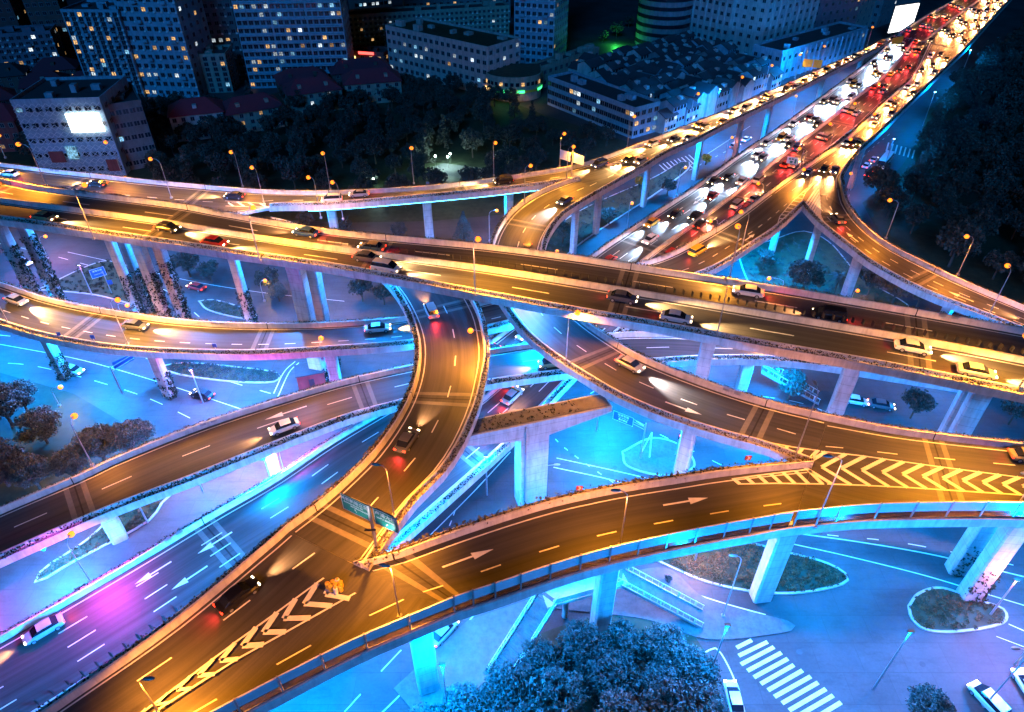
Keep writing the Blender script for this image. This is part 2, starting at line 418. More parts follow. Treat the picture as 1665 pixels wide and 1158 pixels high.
        top = c.z-t
        pr = MB(); along, across = size
        # a pier is one body: shaft(s) flaring into the cross-head
        def shaft(off):
            n_ = 8; ch = .22
            o = Rz @ Vector((0, off, 0))
            lev = [(foot, 1, 1), (top-2.4, 1, 1), (top-1.2, 1.0, 1.12), (top, 1.05, 1.5 if cap else 1.0)]
            rings = []
            for z, a, b in lev:
                X, Y = across/2*b, along/2*a; X, Y = Y*0+along/2*a, across/2*b
                pts = [(-X+ch, -Y), (X-ch, -Y), (X, -Y+ch), (X, Y-ch), (X-ch, Y), (-X+ch, Y), (-X, Y-ch), (-X, -Y+ch)]
                rings.append([pr.vert(Vector((c.x, c.y, z))+o+Rz @ Vector((x, y, 0))) for x, y in pts])
            for a, b in zip(rings, rings[1:]):
                for j in range(8): pr.face((a[j], a[(j+1) % 8], b[(j+1) % 8], b[j]))
            pr.face(rings[0][::-1]); pr.face(rings[-1])
        offs = (-twin/2, twin/2) if twin else (0,)
        for off in offs: shaft(off)
        po = s.add(pr, 'pier', 'pier_concrete')
        # bearing blocks
        if ivy > 0:
            iv = MB()
            for off in offs:
                o = Rz @ Vector((0, off, 0)); hgt = (top-foot)*ivy
                for k in range(int(hgt*30)):
                    z = foot+random.random()**1.15*hgt; a = random.choice((0, 0, 0, 3)); u = random.uniform(-.5, .5)
                    lx, ly = ((along/2+.15, u*across), (-along/2-.15, u*across), (u*along, across/2+.15), (u*along, -across/2-.15))[a]
                    q = Vector((c.x, c.y, z))+o+Rz @ Vector((lx, ly, 0))
                    leaves(iv, q, .32, 3, .2)
            io = iv.build('creeper', 'ivy', po)
        return c, hd, top
    def paint(s, polys, mat='paint', name='hatch_marking', dz=.012, zref=None):
        pass
# all outlines are the inner faces of the parapets, traced and placed at their own heights
A = Deck('A', 'long straight top flyover crossing the whole photo above all other decks',
  [(-150,274),(0,298),(76,312),(281,338),(360,352),(540,382),(823,410),(1100,450),(1382,495),(1665,545),(1850,582),(2250,664)],
  [(-180,334),(0,356),(151,377),(360,408),(540,434),(761,474),(920,503),(1080,531),(1231,559),(1431,594),(1665,640),(1850,680),(2230,764)],
  [(0,28),(1,28)])
E = Deck('E', 'gently curved viaduct running behind the top flyover at upper left',
  [(-150,246),(0,271),(195,294),(360,310),(450,316),(560,316),(702,308),(809,295),(925,277)],
  [(-160,302),(0,318),(195,340),(360,348),(440,336),(540,333),(755,315),(870,302),(941,292)],
  [(0,17.5),(.5,17),(1,16.5)])
K = Deck('K', 'straight ramp on tall slim piers striking up to the upper right',
  [(925,277),(978,262),(1090,220),(1192,180),(1361,105),(1460,58)],
  [(966,316),(1039,275),(1080,250),(1134,226),(1180,202),(1291,148),(1456,64)],
  [(0,16.5),(.5,15),(1,12.3)])
FD = Deck('F', 'curving ramp dipping under the top flyover and sweeping out to the right',
  [(966,316),(915,347),(889,378),(878,410),(884,445),(900,478),(925,508),(958,536),(1003,566),(1046,590),(1139,627),(1241,660),(1345,685)],
  [(941,292),(884,314),(845,338),(821,364),(806,394),(803,420),(806,450),(815,480),(832,507),(860,543),(902,578),(948,608),(1003,641),(1060,667),(1115,687),(1180,707),(1243,724),(1322,753)],
  [(0,16.5),(.3,18),(.55,20),(1,21)])
DB = Deck('DB', 'merged deck at the right edge of the photo with a field of painted chevrons',
  [(1345,685),(1466,708),(1665,732),(1850,752),(2150,786)], [(1290,853),(1396,842),(1530,838),(1665,839),(1850,851),(2120,892)], [(0,21),(1,21)])
B = Deck('B', 'nearest curved ramp with a glass noise barrier above the bottom street crossing',
  [(588,924),(647,909),(746,873),(884,829),(1000,803),(1100,787),(1185,774),(1320,760)],
  [(730,995),(753,986),(939,923),(1100,885),(1256,857),(1290,853)], [(0,21),(1,21)])
T1 = Deck('T', 'wide brown trunk deck in the lower left corner before a painted gore',
  [(470,865),(440,892),(282,1024),(88,1160),(-40,1250)], [(730,995),(690,1012),(560,1068),(351,1177),(160,1285)], [(0,21),(1,20)])
C = Deck('C', 'sickle-shaped ramp in the middle slipping under the top flyover',
  [(440,374),(520,398),(580,422),(615,442),(640,464),(660,492),(676,525),(685,560),(684,600),(674,640),(655,680),(620,732),(585,770),(530,820),(470,865)],
  [(440,353),(500,369),(570,390),(640,408),(700,430),(740,454),(761,485),(776,515),(784,551),(786,581),(779,622),(768,665),(741,726),(706,776),(674,806),(642,845),(588,923)],
  [(0,17),(.35,18.5),(.6,20),(1,21)])
J = Deck('J', 'low curved viaduct at left, passing beneath the sickle-shaped ramp',
  [(-150,420),(0,466),(80,492),(193,514),(311,529),(430,534),(540,532),(664,522),(780,498),(900,468),(1000,444),(1080,423),(1145,390),(1201,355),(1253,316)],
  [(-150,470),(0,523),(69,544),(155,561),(242,570),(345,574),(430,574),(540,568),(675,557),(790,534),(920,504),(1050,472),(1150,440),(1210,404),(1259,371),(1303,331)],
  [(0,15.5),(.25,14),(.6,13.8),(1,15)])
L_ = Deck('L', 'looping slip road rounding the dark park at the right side',
  [(1307,333),(1339,367),(1393,410),(1424,433),(1500,474),(1607,516),(1680,545),(1850,610)],
  [(1366,305),(1372,332),(1395,365),(1430,395),(1470,418),(1554,459),(1665,506),(1850,580)], [(0,15),(.4,15),(1,15)])
LG = Deck('LG', 'right-hand ramp full of traffic climbing beside the pink mainline carriageway',
  [(1253,316),(1275,300),(1330,262),(1382,225),(1452,158),(1484,128),(1513,71)],
  [(1366,305),(1364,288),(1386,254),(1431,212),(1495,150),(1566,82)], [(0,15),(.5,14),(1,12.2)])
M = Deck('M', 'broad low mainline running diagonally under the flyovers from upper right to lower left',
  [(1462,59),(1407,109),(1287,199),(1196,262),(1140,303),(1080,343),(1039,370),(966,420),(900,478),(830,538),(740,604),(640,664),(540,723),(450,784),(344,845),(206,928),(0,1047),(-150,1130)],
  [(1513,71),(1484,126),(1431,170),(1392,207),(1344,245),(1260,322),(1200,372),(1140,420),(1060,490),(980,560),(910,630),(838,706),(740,795),(640,883),(540,965),(400,1085),(250,1210),(120,1310)],
  [(0,12.2),(.25,10.5),(.45,8),(.6,6),(1,4.5)])
TR = Deck('TR', 'golden top-of-frame expressway crammed with traffic in the upper right corner',
  [(1460,58),(1502,31),(1560,-2),(1620,-36),(1680,-66)], [(1566,82),(1620,22),(1668,-28),(1720,-80)], [(0,12.2),(1,12)])
I = Deck('I', 'lower ramp with blue walls from the left edge, under both curved ramps',
  [(-150,905),(0,837),(137,779),(193,752),(345,692),(518,638),(600,617),(670,602),(730,590),(795,577),(870,565),(940,556),(1003,549),(1080,548),(1160,553),(1300,566),(1450,585)],
  [(-150,975),(0,907),(172,831),(309,779),(430,730),(560,680),(637,659),(700,642),(791,623),(921,605),(1000,594),(1090,586),(1155,583),(1230,583),(1320,590),(1450,610),(1560,630)],
  [(0,9),(.3,10.5),(.6,12),(1,12)])
for D in (A, E, K, FD, B, T1, C, J, L_, LG, M, TR, I, DB): D.girder(1.7 if D is not M else 1.2)
A.parapet('L'); A.parapet('R'); E.parapet('L'); E.parapet('R', d0=E.near(440, 336, 1)); K.parapet('L'); K.parapet('R')
FD.parapet('L'); FD.parapet('R'); DB.parapet('L')
B.parapet('L', hh=1.5); T1.parapet('L', hmat='ivy'); C.parapet('L', hh=1.2, d0=C.near(600, 434, 0)); C.parapet('R', d0=C.near(590, 384, 1)); J.parapet('L'); J.parapet('R')
L_.parapet('L'); L_.parapet('R'); LG.parapet('L'); LG.parapet('R'); M.parapet('L', hmat='ivy'); M.parapet('R', hmat='ivy', d0=M.near(1392, 207, 1))
TR.parapet('L'); TR.parapet('R'); I.parapet('L'); I.parapet('R', hh=1.2, hmat='ivy')
q = MB(); q.prism([(p.x, p.y) for p in (U(1253,316,15), U(1305,333,15), U(1366,305,15))], 14, 14.996); LG.add(q, 'gore_slab', 'deck_asphalt')
# lanes
A.lanes((.04, .44, .56, .96), (.24, .76), (6, 12)); E.lanes((.06, .94), (.5,), (2.4, 4.4)); K.lanes((.05, .95), (.27, .73))
FD.lanes((.06, .94), (.5,)); DB.lanes((.05, .955), (.27,), (2.6, 4.6)); B.lanes((.09, .95), (.62,), (2.4, 4.6)); T1.lanes((.03, .955), (.22, .8), (3.2, 5.5))
C.lanes((.06, .93), (.55,), (2.6, 5)); J.lanes((.06, .95), (.66,), (1.8, 2.7)); L_.lanes((.08, .93), (.33, .6), (2, 3))
LG.lanes((.05, .95), (.28, .5, .73)); M.lanes((.03, .47, .53, .97), (.14, .25, .36, .64, .75, .86), (3, 6)); TR.lanes((.02, .4, .44, .98), (.1, .2, .3, .53, .63, .73, .83), (3, 6))
I.lanes((.06, .95), (.45,), (4, 7))
for D, f, e in ((A, 21, 41), (E, 18, 31), (K, 12, 28), (FD, 26, 26), (B, 2.5, 48), (C, 30, 25), (J, 12, 33), (L_, 12, 27), (M, 20, 35), (I, 20, 42), (T1, 36, 30), (DB, 16, 24)): D.joints(f, e)
for D, sd_ in ((A, 'L'), (E, 'L'), (J, 'L'), (I, 'L'), (M, 'L'), (L_, 'R'), (FD, 'L')): D.boxes(sd_, 30, 9)
# arrows as in the photograph
FD.arrow(FD.near(1075, 660, .72), .7, 1); B.arrow(B.near(715, 910, .35), .36, 1, 5.6); B.arrow(B.near(1080, 812, .33), .34, 1, 5.6)
I.arrow(I.near(502, 657, .33), .3, -1, 6.5); L_.arrow(L_.near(1390, 402, .4), .42, -1, 4.5); L_.arrow(L_.near(1585, 490, .4), .46, -1, 4.5); J.arrow(J.near(1213, 393, .75), .78, 1, 4)
for d in (M.near(1150, 330, .2),): M.arrow(d, .2, 1, 5)
for px, py, w_ in ((290, 923, .12), (325, 905, .3), (385, 870, .18)): M.arrow(M.near(px, py, w_), w_, 1, 5)
# hatching painted between two traced lines on a deck (V bars)
def hatch(D, la, lb, n, z, skew=.0, bow=0.0, wbar=.55, mat='paint', outline=True, t0=.02, t1=.98):
    def pl(line, t):
        fr = pixfrac(line)
        t = min(1, max(0, t))
        for (a, b), (fa, fb) in zip(zip(line, line[1:]), zip(fr, fr[1:])):
            if t <= fb+1e-9:
                k = (t-fa)/(fb-fa); return U(a[0]+(b[0]-a[0])*k, a[1]+(b[1]-a[1])*k, z+.017)
        return U(*line[-1], z+.017)
    mb = MB()
    def seg(a, b, wd):
        d = (b-a); d.z = 0
        if d.length < .3: return
        o = Vector((-d.y, d.x, 0)).normalized()*wd/2; mb.quad(a-o, b-o, b+o, a+o)
    for i in range(n):
        t = t0+(t1-t0)*i/(n-1); a, b = pl(la, t+skew), pl(lb, t+skew)
        if bow:
            a, b = pl(la, t), pl(lb, t); q1, q0 = (pl(la, t+.01)+pl(lb, t+.01))/2, (pl(la, t-.01)+pl(lb, t-.01))/2; dr = (q1-q0).normalized()
            m_ = (a+b)/2+dr*(a-b).length*bow
            wb_ = min(wbar, (a-b).length*.2); seg(a, m_, wb_); seg(m_, b, wb_)
        else: a = pl(la, t); seg(a, b, wbar)
    D.add(mb, 'hatch_marking', mat)
    if outline:
        mb = MB()
        for line in (la, lb):
            for i in range(len(line)-1):
                a, b = U(*line[i], z+.021), U(*line[i+1], z+.021); seg(a, b, .2)
        D.add(mb, 'gore_outline', mat)
def vees(D, z, items, wbar=.58, lines=()):
    mb = MB()
    def seg(mb, a, b, wd, dz=0):
        d = (b-a); d.z = 0; o = Vector((-d.y, d.x, 0)).normalized()*wd/2; e = Vector((0, 0, .017+dz)); mb.quad(a-o+e, b-o+e, b+o+e, a+o+e)
    for a, m, b in items:
        a, m, b = [U(540+p[0]/2.909 if len(p) > 2 else p[0]/2.909, 760+p[1]/2.909, z) for p in (a, m, b)]
        w_ = min(wbar, (a-b).length*.26); seg(mb, a, m, w_); seg(mb, m, b, w_)
    D.add(mb, 'chevron_marking', 'paint'); mb = MB()
    for ln in lines:
        for a, b in zip(ln, ln[1:]): seg(mb, U(*a, z), U(*b, z), .2, .004)
    D.add(mb, 'gore_outline', 'paint')
vees(T1, 20.9, [((105,395,1),(40,525,1),(230,540,1)), ((1600,478),(1540,600),(1655,622)), ((1500,548),(1440,645),(1570,655)), ((1398,622),(1342,715),(1468,712)), ((1310,686),(1246,780),(1352,778)), ((1212,756),(1147,845),(1247,838)), ((1112,830),(1042,915),(1126,906)), ((1008,908),(938,985),(1018,978)), ((900,988),(835,1052),(905,1046)), ((795,1066),(735,1122),(797,1112)), ((690,1140),(640,1190),(690,1178))],
  lines=([(597,902),(550,924),(515,948),(450,996),(382,1045),(309,1100),(230,1160),(190,1192)], [(700,905),(600,952),(541,985),(465,1028),(387,1071),(311,1119),(240,1165),(195,1195)]))
hatch(DB, [(1335,734),(1400,741),(1520,758),(1665,777),(1760,790)], [(1345,787),(1400,789),(1480,793),(1665,805),(1760,812)], 14, 21, bow=-.6, wbar=.5)
hatch(B, [(1190,779),(1240,772),(1316,763)], [(1200,787),(1262,786),(1340,787)], 7, 21, wbar=.5)
hatch(FD, [(1154,700),(1220,714),(1290,727),(1333,733)], [(1172,705),(1235,722),(1285,738),(1318,749)], 8, 21, wbar=.45)
hatch(E, [(931,291),(960,276),(1000,264),(1040,250)], [(945,297),(985,279),(1020,263),(1050,250)], 14, 16.2, bow=.6, wbar=.5, mat='paint')
hatch(E, [(60,294),(150,305),(300,322),(430,331)], [(90,302),(200,318),(330,334),(440,337)], 20, 17, wbar=.5, mat='paint')
hatch(J, [(1262,372),(1268,352),(1290,326),(1313,306),(1330,290)], [(1270,366),(1290,347),(1303,328),(1310,312),(1332,291)], 15, 15, skew=0, wbar=.45, mat='paint')
hatch(L_, [(1309,331),(1325,352),(1340,370),(1350,378)], [(1331,300),(1333,325),(1334,350),(1345,372)], 13, 15, wbar=.45, mat='paint')
# median barriers with anti-glare boards
def median(D, wc, h, boards, d0=0, d1=None, every=1.15, hb=.85, wthk=.6, bw=.5):
    d1 = D.len if d1 is None else d1
    mb = MB(); ds = [x for x in D.S if d0 < x < d1]; ds = [d0]+ds+[d1]
    for d in ds:
        c = D.at(d, wc); o = (D.at(d, 1)-D.at(d, 0)).normalized()
        for off, hh in ((-wthk/2, 0), (-wthk/4, h), (wthk/4, h), (wthk/2, 0)): mb.vert(c+o*off+Vector((0, 0, hh)))
    for i in range(len(ds)-1):
        for k in range(4): a = i*4+k; b = i*4+(k+1) % 4; mb.face((a, a+4, b+4, b))
    D.add(mb, 'median_barrier', 'concrete')
    if boards:
        pm = MB(); pm.box((0, 0, hb/2), (.06, bw, hb)); me = pm.mesh('anti_glare_board', 'dark_metal')
        d = boards[0]; k = 0; rest = MB()
        while d < boards[1]:
            p = D.at(d, wc, h+hb/2)-D.root.location; hd = D.heading(d, wc)
            if k < 95:
                o = link('anti_glare_board', me, D.root); o.location = p; o.rotation_euler = (0, 0, hd+.5)
            else: rest.box(D.at(d, wc, h+hb/2), (.06, bw, hb), Matrix.Rotation(hd+.5, 3, 'Z'))
            d += every; k += 1
        if rest.v: D.add(rest, 'anti_glare_board', 'dark_metal', kind='stuff')
median(A, .5, .9, (A.near(520, 405), A.near(1665, 590)), every=1.3)
median(M, .5, .8, (M.near(300, 960, .5)+2, M.len-3), every=1.6, hb=1.1)
median(TR, .42, .8, None)
# glass noise barrier along the near edge of B, T1 and DB
def barrier(D, d0, d1, step=3.6, h=2.6):
    d = d0; k = 0
    while d+step <= d1:
        a, b = D.at(d, 1), D.at(d+step, 1); o = (D.at(d, 1)-D.at(d, 0)).normalized()*.7
        a, b = a+o, b+o; u = (b-a); hd = atan2(u.y, u.x); z0 = .5
        mb = MB(); mb.box(a+Vector((0, 0, z0+h/2+.05)), (.16, .2, h+.25), Matrix.Rotation(hd, 3, 'Z')); D.add(mb, 'barrier_post', 'galvanised')
        n = Vector((-u.y, u.x, 0)).normalized()*.03; ex = u.normalized()*.1
        def slab(za, zb, m, nm, mbm):
            q = MB(); p = [a+ex-n, b-ex-n, b-ex+n, a+ex+n]
            q.prism([(x.x, x.y) for x in p], a.z+za, a.z+zb); D.add(q, nm, m)
        slab(z0+1.12, z0+h, 'frosted_panel', 'frosted_panel', 1); slab(z0+.12, z0+1.1, 'clear_panel', 'glass_panel', 1)
        d += step; k += 1
    D.add(D.sweep('R', [(.6, .46), (.8, .46), (.8, .6), (.6, .6)], d0, d1), 'bottom_rail', 'galvanised')
    D.add(D.sweep('R', [(.62, .5+h), (.78, .5+h), (.78, .58+h), (.62, .58+h)], d0, d1), 'top_rail', 'white_paint')
for D, d0, d1 in ((B, 0, B.len), (T1, 0, T1.len), (DB, 0, DB.len)):
    D.add(D.sweep('R', [(0, 0), (.05, .5), (.9, .5), (1.0, .45), (1.0, -.95), (.36, -.95)]), 'parapet', 'parapet_concrete'); barrier(D, d0, d1)
# piers
for px, py, sz, tw, iv, fx in ((48, 425, (2.3, 1.7), 4.4, .75, .5), (262, 455, (2.2, 1.6), 4.4, .7, .5), (503, 485, (2.8, 2.0), 4.4, .12, .5), (1147, 585, (2.2, 1.8), 0, 0, .5), (1375, 628, (2.2, 1.8), 0, 0, .5), (1572, 665, (2.4, 1.8), 3.4, .45, .5), (392, 460, (1.8, 1.4), 0, .5, .12), (205, 430, (1.8, 1.4), 3, .5, .12)):
    A.pier(px, py, sz, tw, ivy=iv, wr=fx)
for px, py in ((540, 352), (697, 358), (828, 328)): E.pier(px, py, (2.0, 1.5))
for px, py in ((1049, 315), (1134, 265), (1202, 215), (1250, 185), (1338, 132), (1400, 98)): K.pier(px, py, (1.6, 1.4), foot=0)
for px, py in ((971, 360), (935, 380)): K.pier(px, py, (1.6, 1.4)) if px == 971 else FD.pier(px, py, (1.6, 1.4))
for px, py, iv in ((90, 580, .45), (265, 610, .45), (545, 620, .0)): J.pier(px, py, (2.0, 1.6), ivy=iv)
I.pier(190, 870, (2.2, 1.6)); I.pier(-60, 960, (2.2, 1.6)); I.pier(440, 742, (2, 1.5)); I.pier(1210, 610, (2, 1.5))
B.pier(690, 1085, (2.6, 2.0)); B.pier(985, 965, (2.4, 1.9)); B.pier(1262, 950, (2.6, 2.0)); DB.pier(1565, 950, (2.6, 2.0), 4.2, ivy=.35); FD.pier(1113, 735, (2.0, 1.8)); DB.pier(1790, 900, (2.6, 2.0)); T1.pier(330, 1200, (2.6, 2), wr=.6); C.pier(560, 900, (2.2, 1.6))
L_.pier(1385, 450, (2.0, 1.6)); L_.pier(1540, 500, (1.8, 1.5)); J.pier(1265, 400, (1.6, 1.4)); L_.pier(1326, 385, (1.6, 1.4), wr=.2); LG.pier(1400, 250, (1.8, 1.5), wr=.8)
# central straddle pier carrying both curved ramps
cA = U(700, 700, 18.6); cB = U(985, 642, 18.6); sp = thing('straddle_pier', 'white T-shaped pier with a stained cross beam alone in the middle of the crossing', 'pier')
ft = U(862, 815, 0); sp.location = (ft.x, ft.y, 0)
ctr = U(862, 672, 18.0); dv = (cB-cA); dv.z = 0; dv.normalize(); hdv = atan2(dv.y, dv.x); RzS = Matrix.Rotation(hdv, 3, 'Z')
mb = MB(); base = Vector((ft.x, ft.y, 0))
lA = -(base-Vector((cA.x, cA.y, 0))).length; lB = (Vector((cB.x, cB.y, 0))-base).length
prof = [(lA, 18.4), (lA, 17.2), (-2.1, 15.4), (-2.1, -.1), (2.1, -.1), (2.1, 15.4), (lB, 17.4), (lB, 18.4)]
i0 = len(mb.v)
for sy in (-1.6, 1.6):
    for x, z in prof: mb.vert(RzS @ Vector((x, sy, z)))
mb.face(tuple(range(8))); mb.face(tuple(range(15, 7, -1)))
for k in range(8): mb.face((k, k+8, 8+(k+1) % 8, (k+1) % 8))
mb.build('pier_body', 'pier_concrete', sp)
q = MB(); q.box(RzS @ Vector(((lA+lB)/2, 0, 18.43)), (lB-lA-.6, 2.6, .06), RzS); db = q.build('beam_top', 'paving', sp); q = MB()
for _ in range(150): leaves(q, RzS @ Vector((random.uniform(lA+1, lB-5), random.uniform(-1.2, 1.2), 18.55)), .25, 5, .12, .4)
q.build('litter', 'ivy', db)['kind'] = 'stuff'
for sx in (-2.18,):
    q = MB(); q.tube([RzS @ Vector((sx+.7, -1.72, z)) for z in (0, 18)], .12); q.build('drain_pipe', 'galvanised', sp)
# added blue floodlights below and beside the decks, there to colour the ground
A.lights(24, 6, 80000, w=-.35, d1=90); A.lights(30, 98, 46000, w=-.2); E.lights(40, 30, 28000); K.lights(36, 14, 75000); FD.lights(30, 30, 90000); DB.lights(26, 8, 80000)
B.lights(24, 6, 80000); T1.lights(30, 14, 260000, w=-.06); C.lights(34, 60, 60000); J.lights(30, 12, 120000); L_.lights(44, 6, 34000); I.lights(30, 14, 90000, w=.95)
E.led('R', d0=E.near(500, 333, 1)); 
# ------------------------------------------------------------------ street lamps
ORD = ['first', 'second', 'third', 'fourth', 'fifth', 'sixth', 'seventh', 'eighth', 'ninth', 'tenth', 'eleventh', 'twelfth', 'thirteenth', 'fourteenth', 'fifteenth', 'sixteenth', 'seventeenth', 'eighteenth', 'nineteenth', 'twentieth', 'twenty-first', 'twenty-second', 'twenty-third', 'twenty-fourth', 'twenty-fifth', 'twenty-sixth', 'twenty-seventh', 'twenty-eighth', 'twenty-ninth', 'thirtieth']
def street_lamp(foot, head, z, label, lit=True, group=None, power=9500, color=SODIUM, lens='sodium_lens', r=.1, tilt=None):
    f = U(foot[0], foot[1], z)
    # height at which a head above this foot lies on the photographed row
    best = None
    for k in range(30, 190):
        h = k/10; q = P(f+Vector((0, 0, h)))
        e = abs(q[1]-(head[1]+1))
        if best is None or e < best[0]: best = (e, h)
    h = best[1]; hp = U(head[0], head[1], z+h); d = hp-f; d.z = 0
    if d.length > 3.2: d = d.normalized()*3.2
    if d.length < .5: d = Vector((0, 1.2, 0))
    t = thing('street_lamp', label, 'street lamp', tuple(f), 0, group)
    u = d.normalized()
    m = MB(); m.tube([(0, 0, -.1), (0, 0, h*.5), (0, 0, h-1.2)], [r, r*.8, r*.6], 8); m.box((0, 0, .15), (.45, .45, .35)); m.build('pole', 'galvanised', t)
    a = MB(); a.tube([(0, 0, h-1.25), u*d.length*.06+Vector((0, 0, h-.55)), u*d.length*.35+Vector((0, 0, h-.08)), u*d.length*.92+Vector((0, 0, h+.08))], [r*.6, r*.55, r*.5, r*.45], 6); a.build('arm', 'galvanised', t)
    hd = MB(); ang = atan2(u.y, u.x); R = Matrix.Rotation(ang, 3, 'Z')
    e = d+Vector((0, 0, h+.06)); n = 8
    prev = None
    for x, wy, wz in ((-.5, .06, .05), (-.3, .17, .12), (.15, .22, .15), (.45, .16, .1), (.6, .04, .03)):
        ring = [hd.vert(e+R @ Vector((x, wy*cos(2*pi*j/n), wz*sin(2*pi*j/n)))) for j in range(n)]
        if prev: [hd.face((prev[j], prev[(j+1) % n], ring[(j+1) % n], ring[j])) for j in range(n)]
        else: hd.face(ring[::-1])
        prev = ring
    hd.face(prev); ho = hd.build('lamp_head', 'galvanised', t, True)
    if lit:
        ln = MB(); ln.sphere(e+R @ Vector((.1, 0, -.16)), .46, 10, .85); ln.build('lens', lens, ho, True)
        so = spotlight(t, e+Vector((0, 0, -.5)), power, color, radians(156), .85, .25); so.rotation_mode = 'QUATERNION'; so.rotation_quaternion = Vector(((tilt or u)[0]*.3, (tilt or u)[1]*.3, -.95)).to_track_quat('-Z', 'Y')
    return t
G1 = 'lit sodium street lamps along the elevated decks'
back = [((9,257),(-4,222)), ((200,287),(172,231)), ((279,322),(245,258)), ((395,304),(376,247)), ((430,333),(410,272)), ((522,355),(502,288)), ((537,308),(525,249)), ((558,357),(541,296)), ((673,299),(669,243)), ((803,286),(805,232)), ((853,329),(862,269)), ((910,271),(917,217)), ((921,297),(932,238))]
zb = [17.5, 17.5, 17.5, 17, 17, 17, 17, 17, 17, 17, 17.5, 17, 16.5]
wb = ['at the extreme left edge above the curved rear viaduct', 'rising in front of the patterned building with the white screen', 'beside the glinting dark hedge, third from the left', 'tallest near the trees above the left hatching',
      'just right of the tallest one by the left hatching', 'leaning over the tip of the rear viaduct', 'on the far wall against the dark park, left of centre', 'nearest the blue triangle of light', 'alone against the black park left of the small plaza',
      'alone against the dark park right of the small plaza', 'on the far wall of the dipping ramp', 'left one above the pair of golden sign backs', 'right one above the pair of golden sign backs']
for (f, h), z, l in zip(back, zb, wb): street_lamp(f, h, z, 'orange street lamp '+l, group=G1, power=34000, color=GOLD_L, tilt=(.2, -.9))
kr = [((1020,239),(1031,189)), ((1122,197),(1135,152)), ((1196,170),(1207,125)), ((1242,148),(1255,106)), ((1292,127),(1301,89)), ((1333,108),(1341,75)), ((1410,74),(1419,44))]
for i, (f, h) in enumerate(kr): street_lamp(f, h, 16-3.5*i/6, 'orange street lamp on the upper right ramp, %s from its lower left end' % ORD[i], group=G1, power=34000, color=GOLD_L, tilt=(.2, -.9))
for (f, h), l in ((((76,303),(30,234)), 'leaning over the far left wall'), (((153,389),(136,300)), 'on the near wall, leftmost'), (((423,425),(410,337)), 'on the near wall, second from the left'), (((773,482),(776,388)), 'on the near wall above the sickle-shaped ramp'), (((1186,452),(1199,373)), 'on the far wall above the wedge of trees'), (((1651,640),(1672,545)), 'on the near wall at the right edge')):
    street_lamp(f, h, 28, 'sodium lamp of the top flyover '+l, group='lamps of the top flyover', power=105000, r=.13, color=GOLD_L)
street_lamp((1164, 551), (1181, 462), 28, 'unlit lamp pole standing on the near wall of the top flyover', False)
mr = [((1164,374),(1156,359)), ((1238,322),(1234,298)), ((1305,271),(1301,241)), ((1349,239),(1351,201)), ((1387,207),(1391,168)), ((1426,176),(1430,136)), ((1484,128),(1488,89))]
for i, (f, h) in enumerate(mr): street_lamp(f, h, 9+3*i/6, 'lamp between the mainline and the traffic-filled ramp, %s from the bottom' % ORD[i], group='lamps along the pink carriageway', power=17000, color=(1, .2, .12))
lr = [((1205,408),(1206,344)), ((1313,310),(1308,275)), ((1392,262),(1384,226)), ((1428,215),(1423,185)), ((1462,185),(1455,159))]
for i, (f, h) in enumerate(lr): street_lamp(f, h, 15-2.5*i/5, 'lamp on the wall of the traffic-filled ramp, %s from the bottom' % ORD[i], group='lamps along the traffic-filled ramp', power=30000)
for (f, h), l in ((((1440,388),(1448,325)), 'beside the dark park, left of three'), (((1557,447),(1573,384)), 'beside the dark park, middle of three'), (((1605,517),(1642,437)), 'beside the dark park, rightmost')):
    street_lamp(f, h, 15, 'orange lamp on the looping slip road '+l, group=G1, power=30000)
street_lamp((791, 575), (766, 537), 20.3, 'starry orange lamp over the inside wall of the sickle-shaped ramp', power=26000, tilt=(-1, 0))
street_lamp((920, 592), (938, 508), 20, 'lit lamp on the near wall of the right curved ramp, below the flyover', power=36000)
street_lamp((208, 560), (190, 487), 14, 'lamp standing on the near wall of the low left viaduct', power=70000, color=(1, .42, .07))
street_lamp((15, 528), (-14, 440), 15, 'lamp on the near wall of the low left viaduct, at the left edge', power=70000, color=(1, .42, .07))
street_lamp((525, 585), (519, 556), 12, 'small lit lamp in front of the red brick kiosk', power=5000, color=(1, .25, .1))
un = [((641,839),(612,756),21,'dark-headed blue-grey lamp arching over the sickle-shaped ramp near the green signs',19000), ((1008,888),(1002,798),21,'dark-headed lamp bending over the nearest ramp above the middle of its glass barrier',12500), ((650,1003),(626,920),21,'dark-headed lamp beside the glass barrier right of the yellow barrels',17000),
      ((258,1158),(241,1104),20.5,'dark-headed lamp at the bottom edge over the painted chevrons',17000), ((1324,858),(1347,742),21,'dark-headed lamp leaning over the yellow chevron field',11000), ((1640,842),(1668,770),21,'dark-headed lamp at the right end of the glass barrier',11000), ((1291,748),(1325,634),21,'slim pole at the tip of the right gore',9000)]
for f, h, z, l, p in un:
    # heads stay dark without a lens; an added sodium spot lights the deck
    t = street_lamp(f, h, z, l, False, group='lamps of the nearest ramp')
    hp = [c for c in t.children if c.name.startswith('lamp_head')][0]
    v = hp.data.vertices[0].co
    so = spotlight(t, Vector(v)+Vector((0, 0, -.4)), p*1.15, SODIUM, radians(144), .5, .25); dd = Vector((v.x, v.y, 0)).normalized(); so.rotation_mode = 'QUATERNION'; so.rotation_quaternion = Vector((dd.x*.25, dd.y*.25, -.96)).to_track_quat('-Z', 'Y')
street_lamp((151, 757), (115, 685), 9.6, 'orange lamp in front of the brown trees on the left', power=24000)
street_lamp((150, 950), (113, 881), 4.8, 'lit lamp on the mainline wall at bottom left', power=42000, color=(1, .06, .9), tilt=(-.4, -.8))
street_lamp((462, 765), (452, 733), 5.2, 'small lamp on the mainline wall near the middle', power=55000, color=(1, .05, .75))
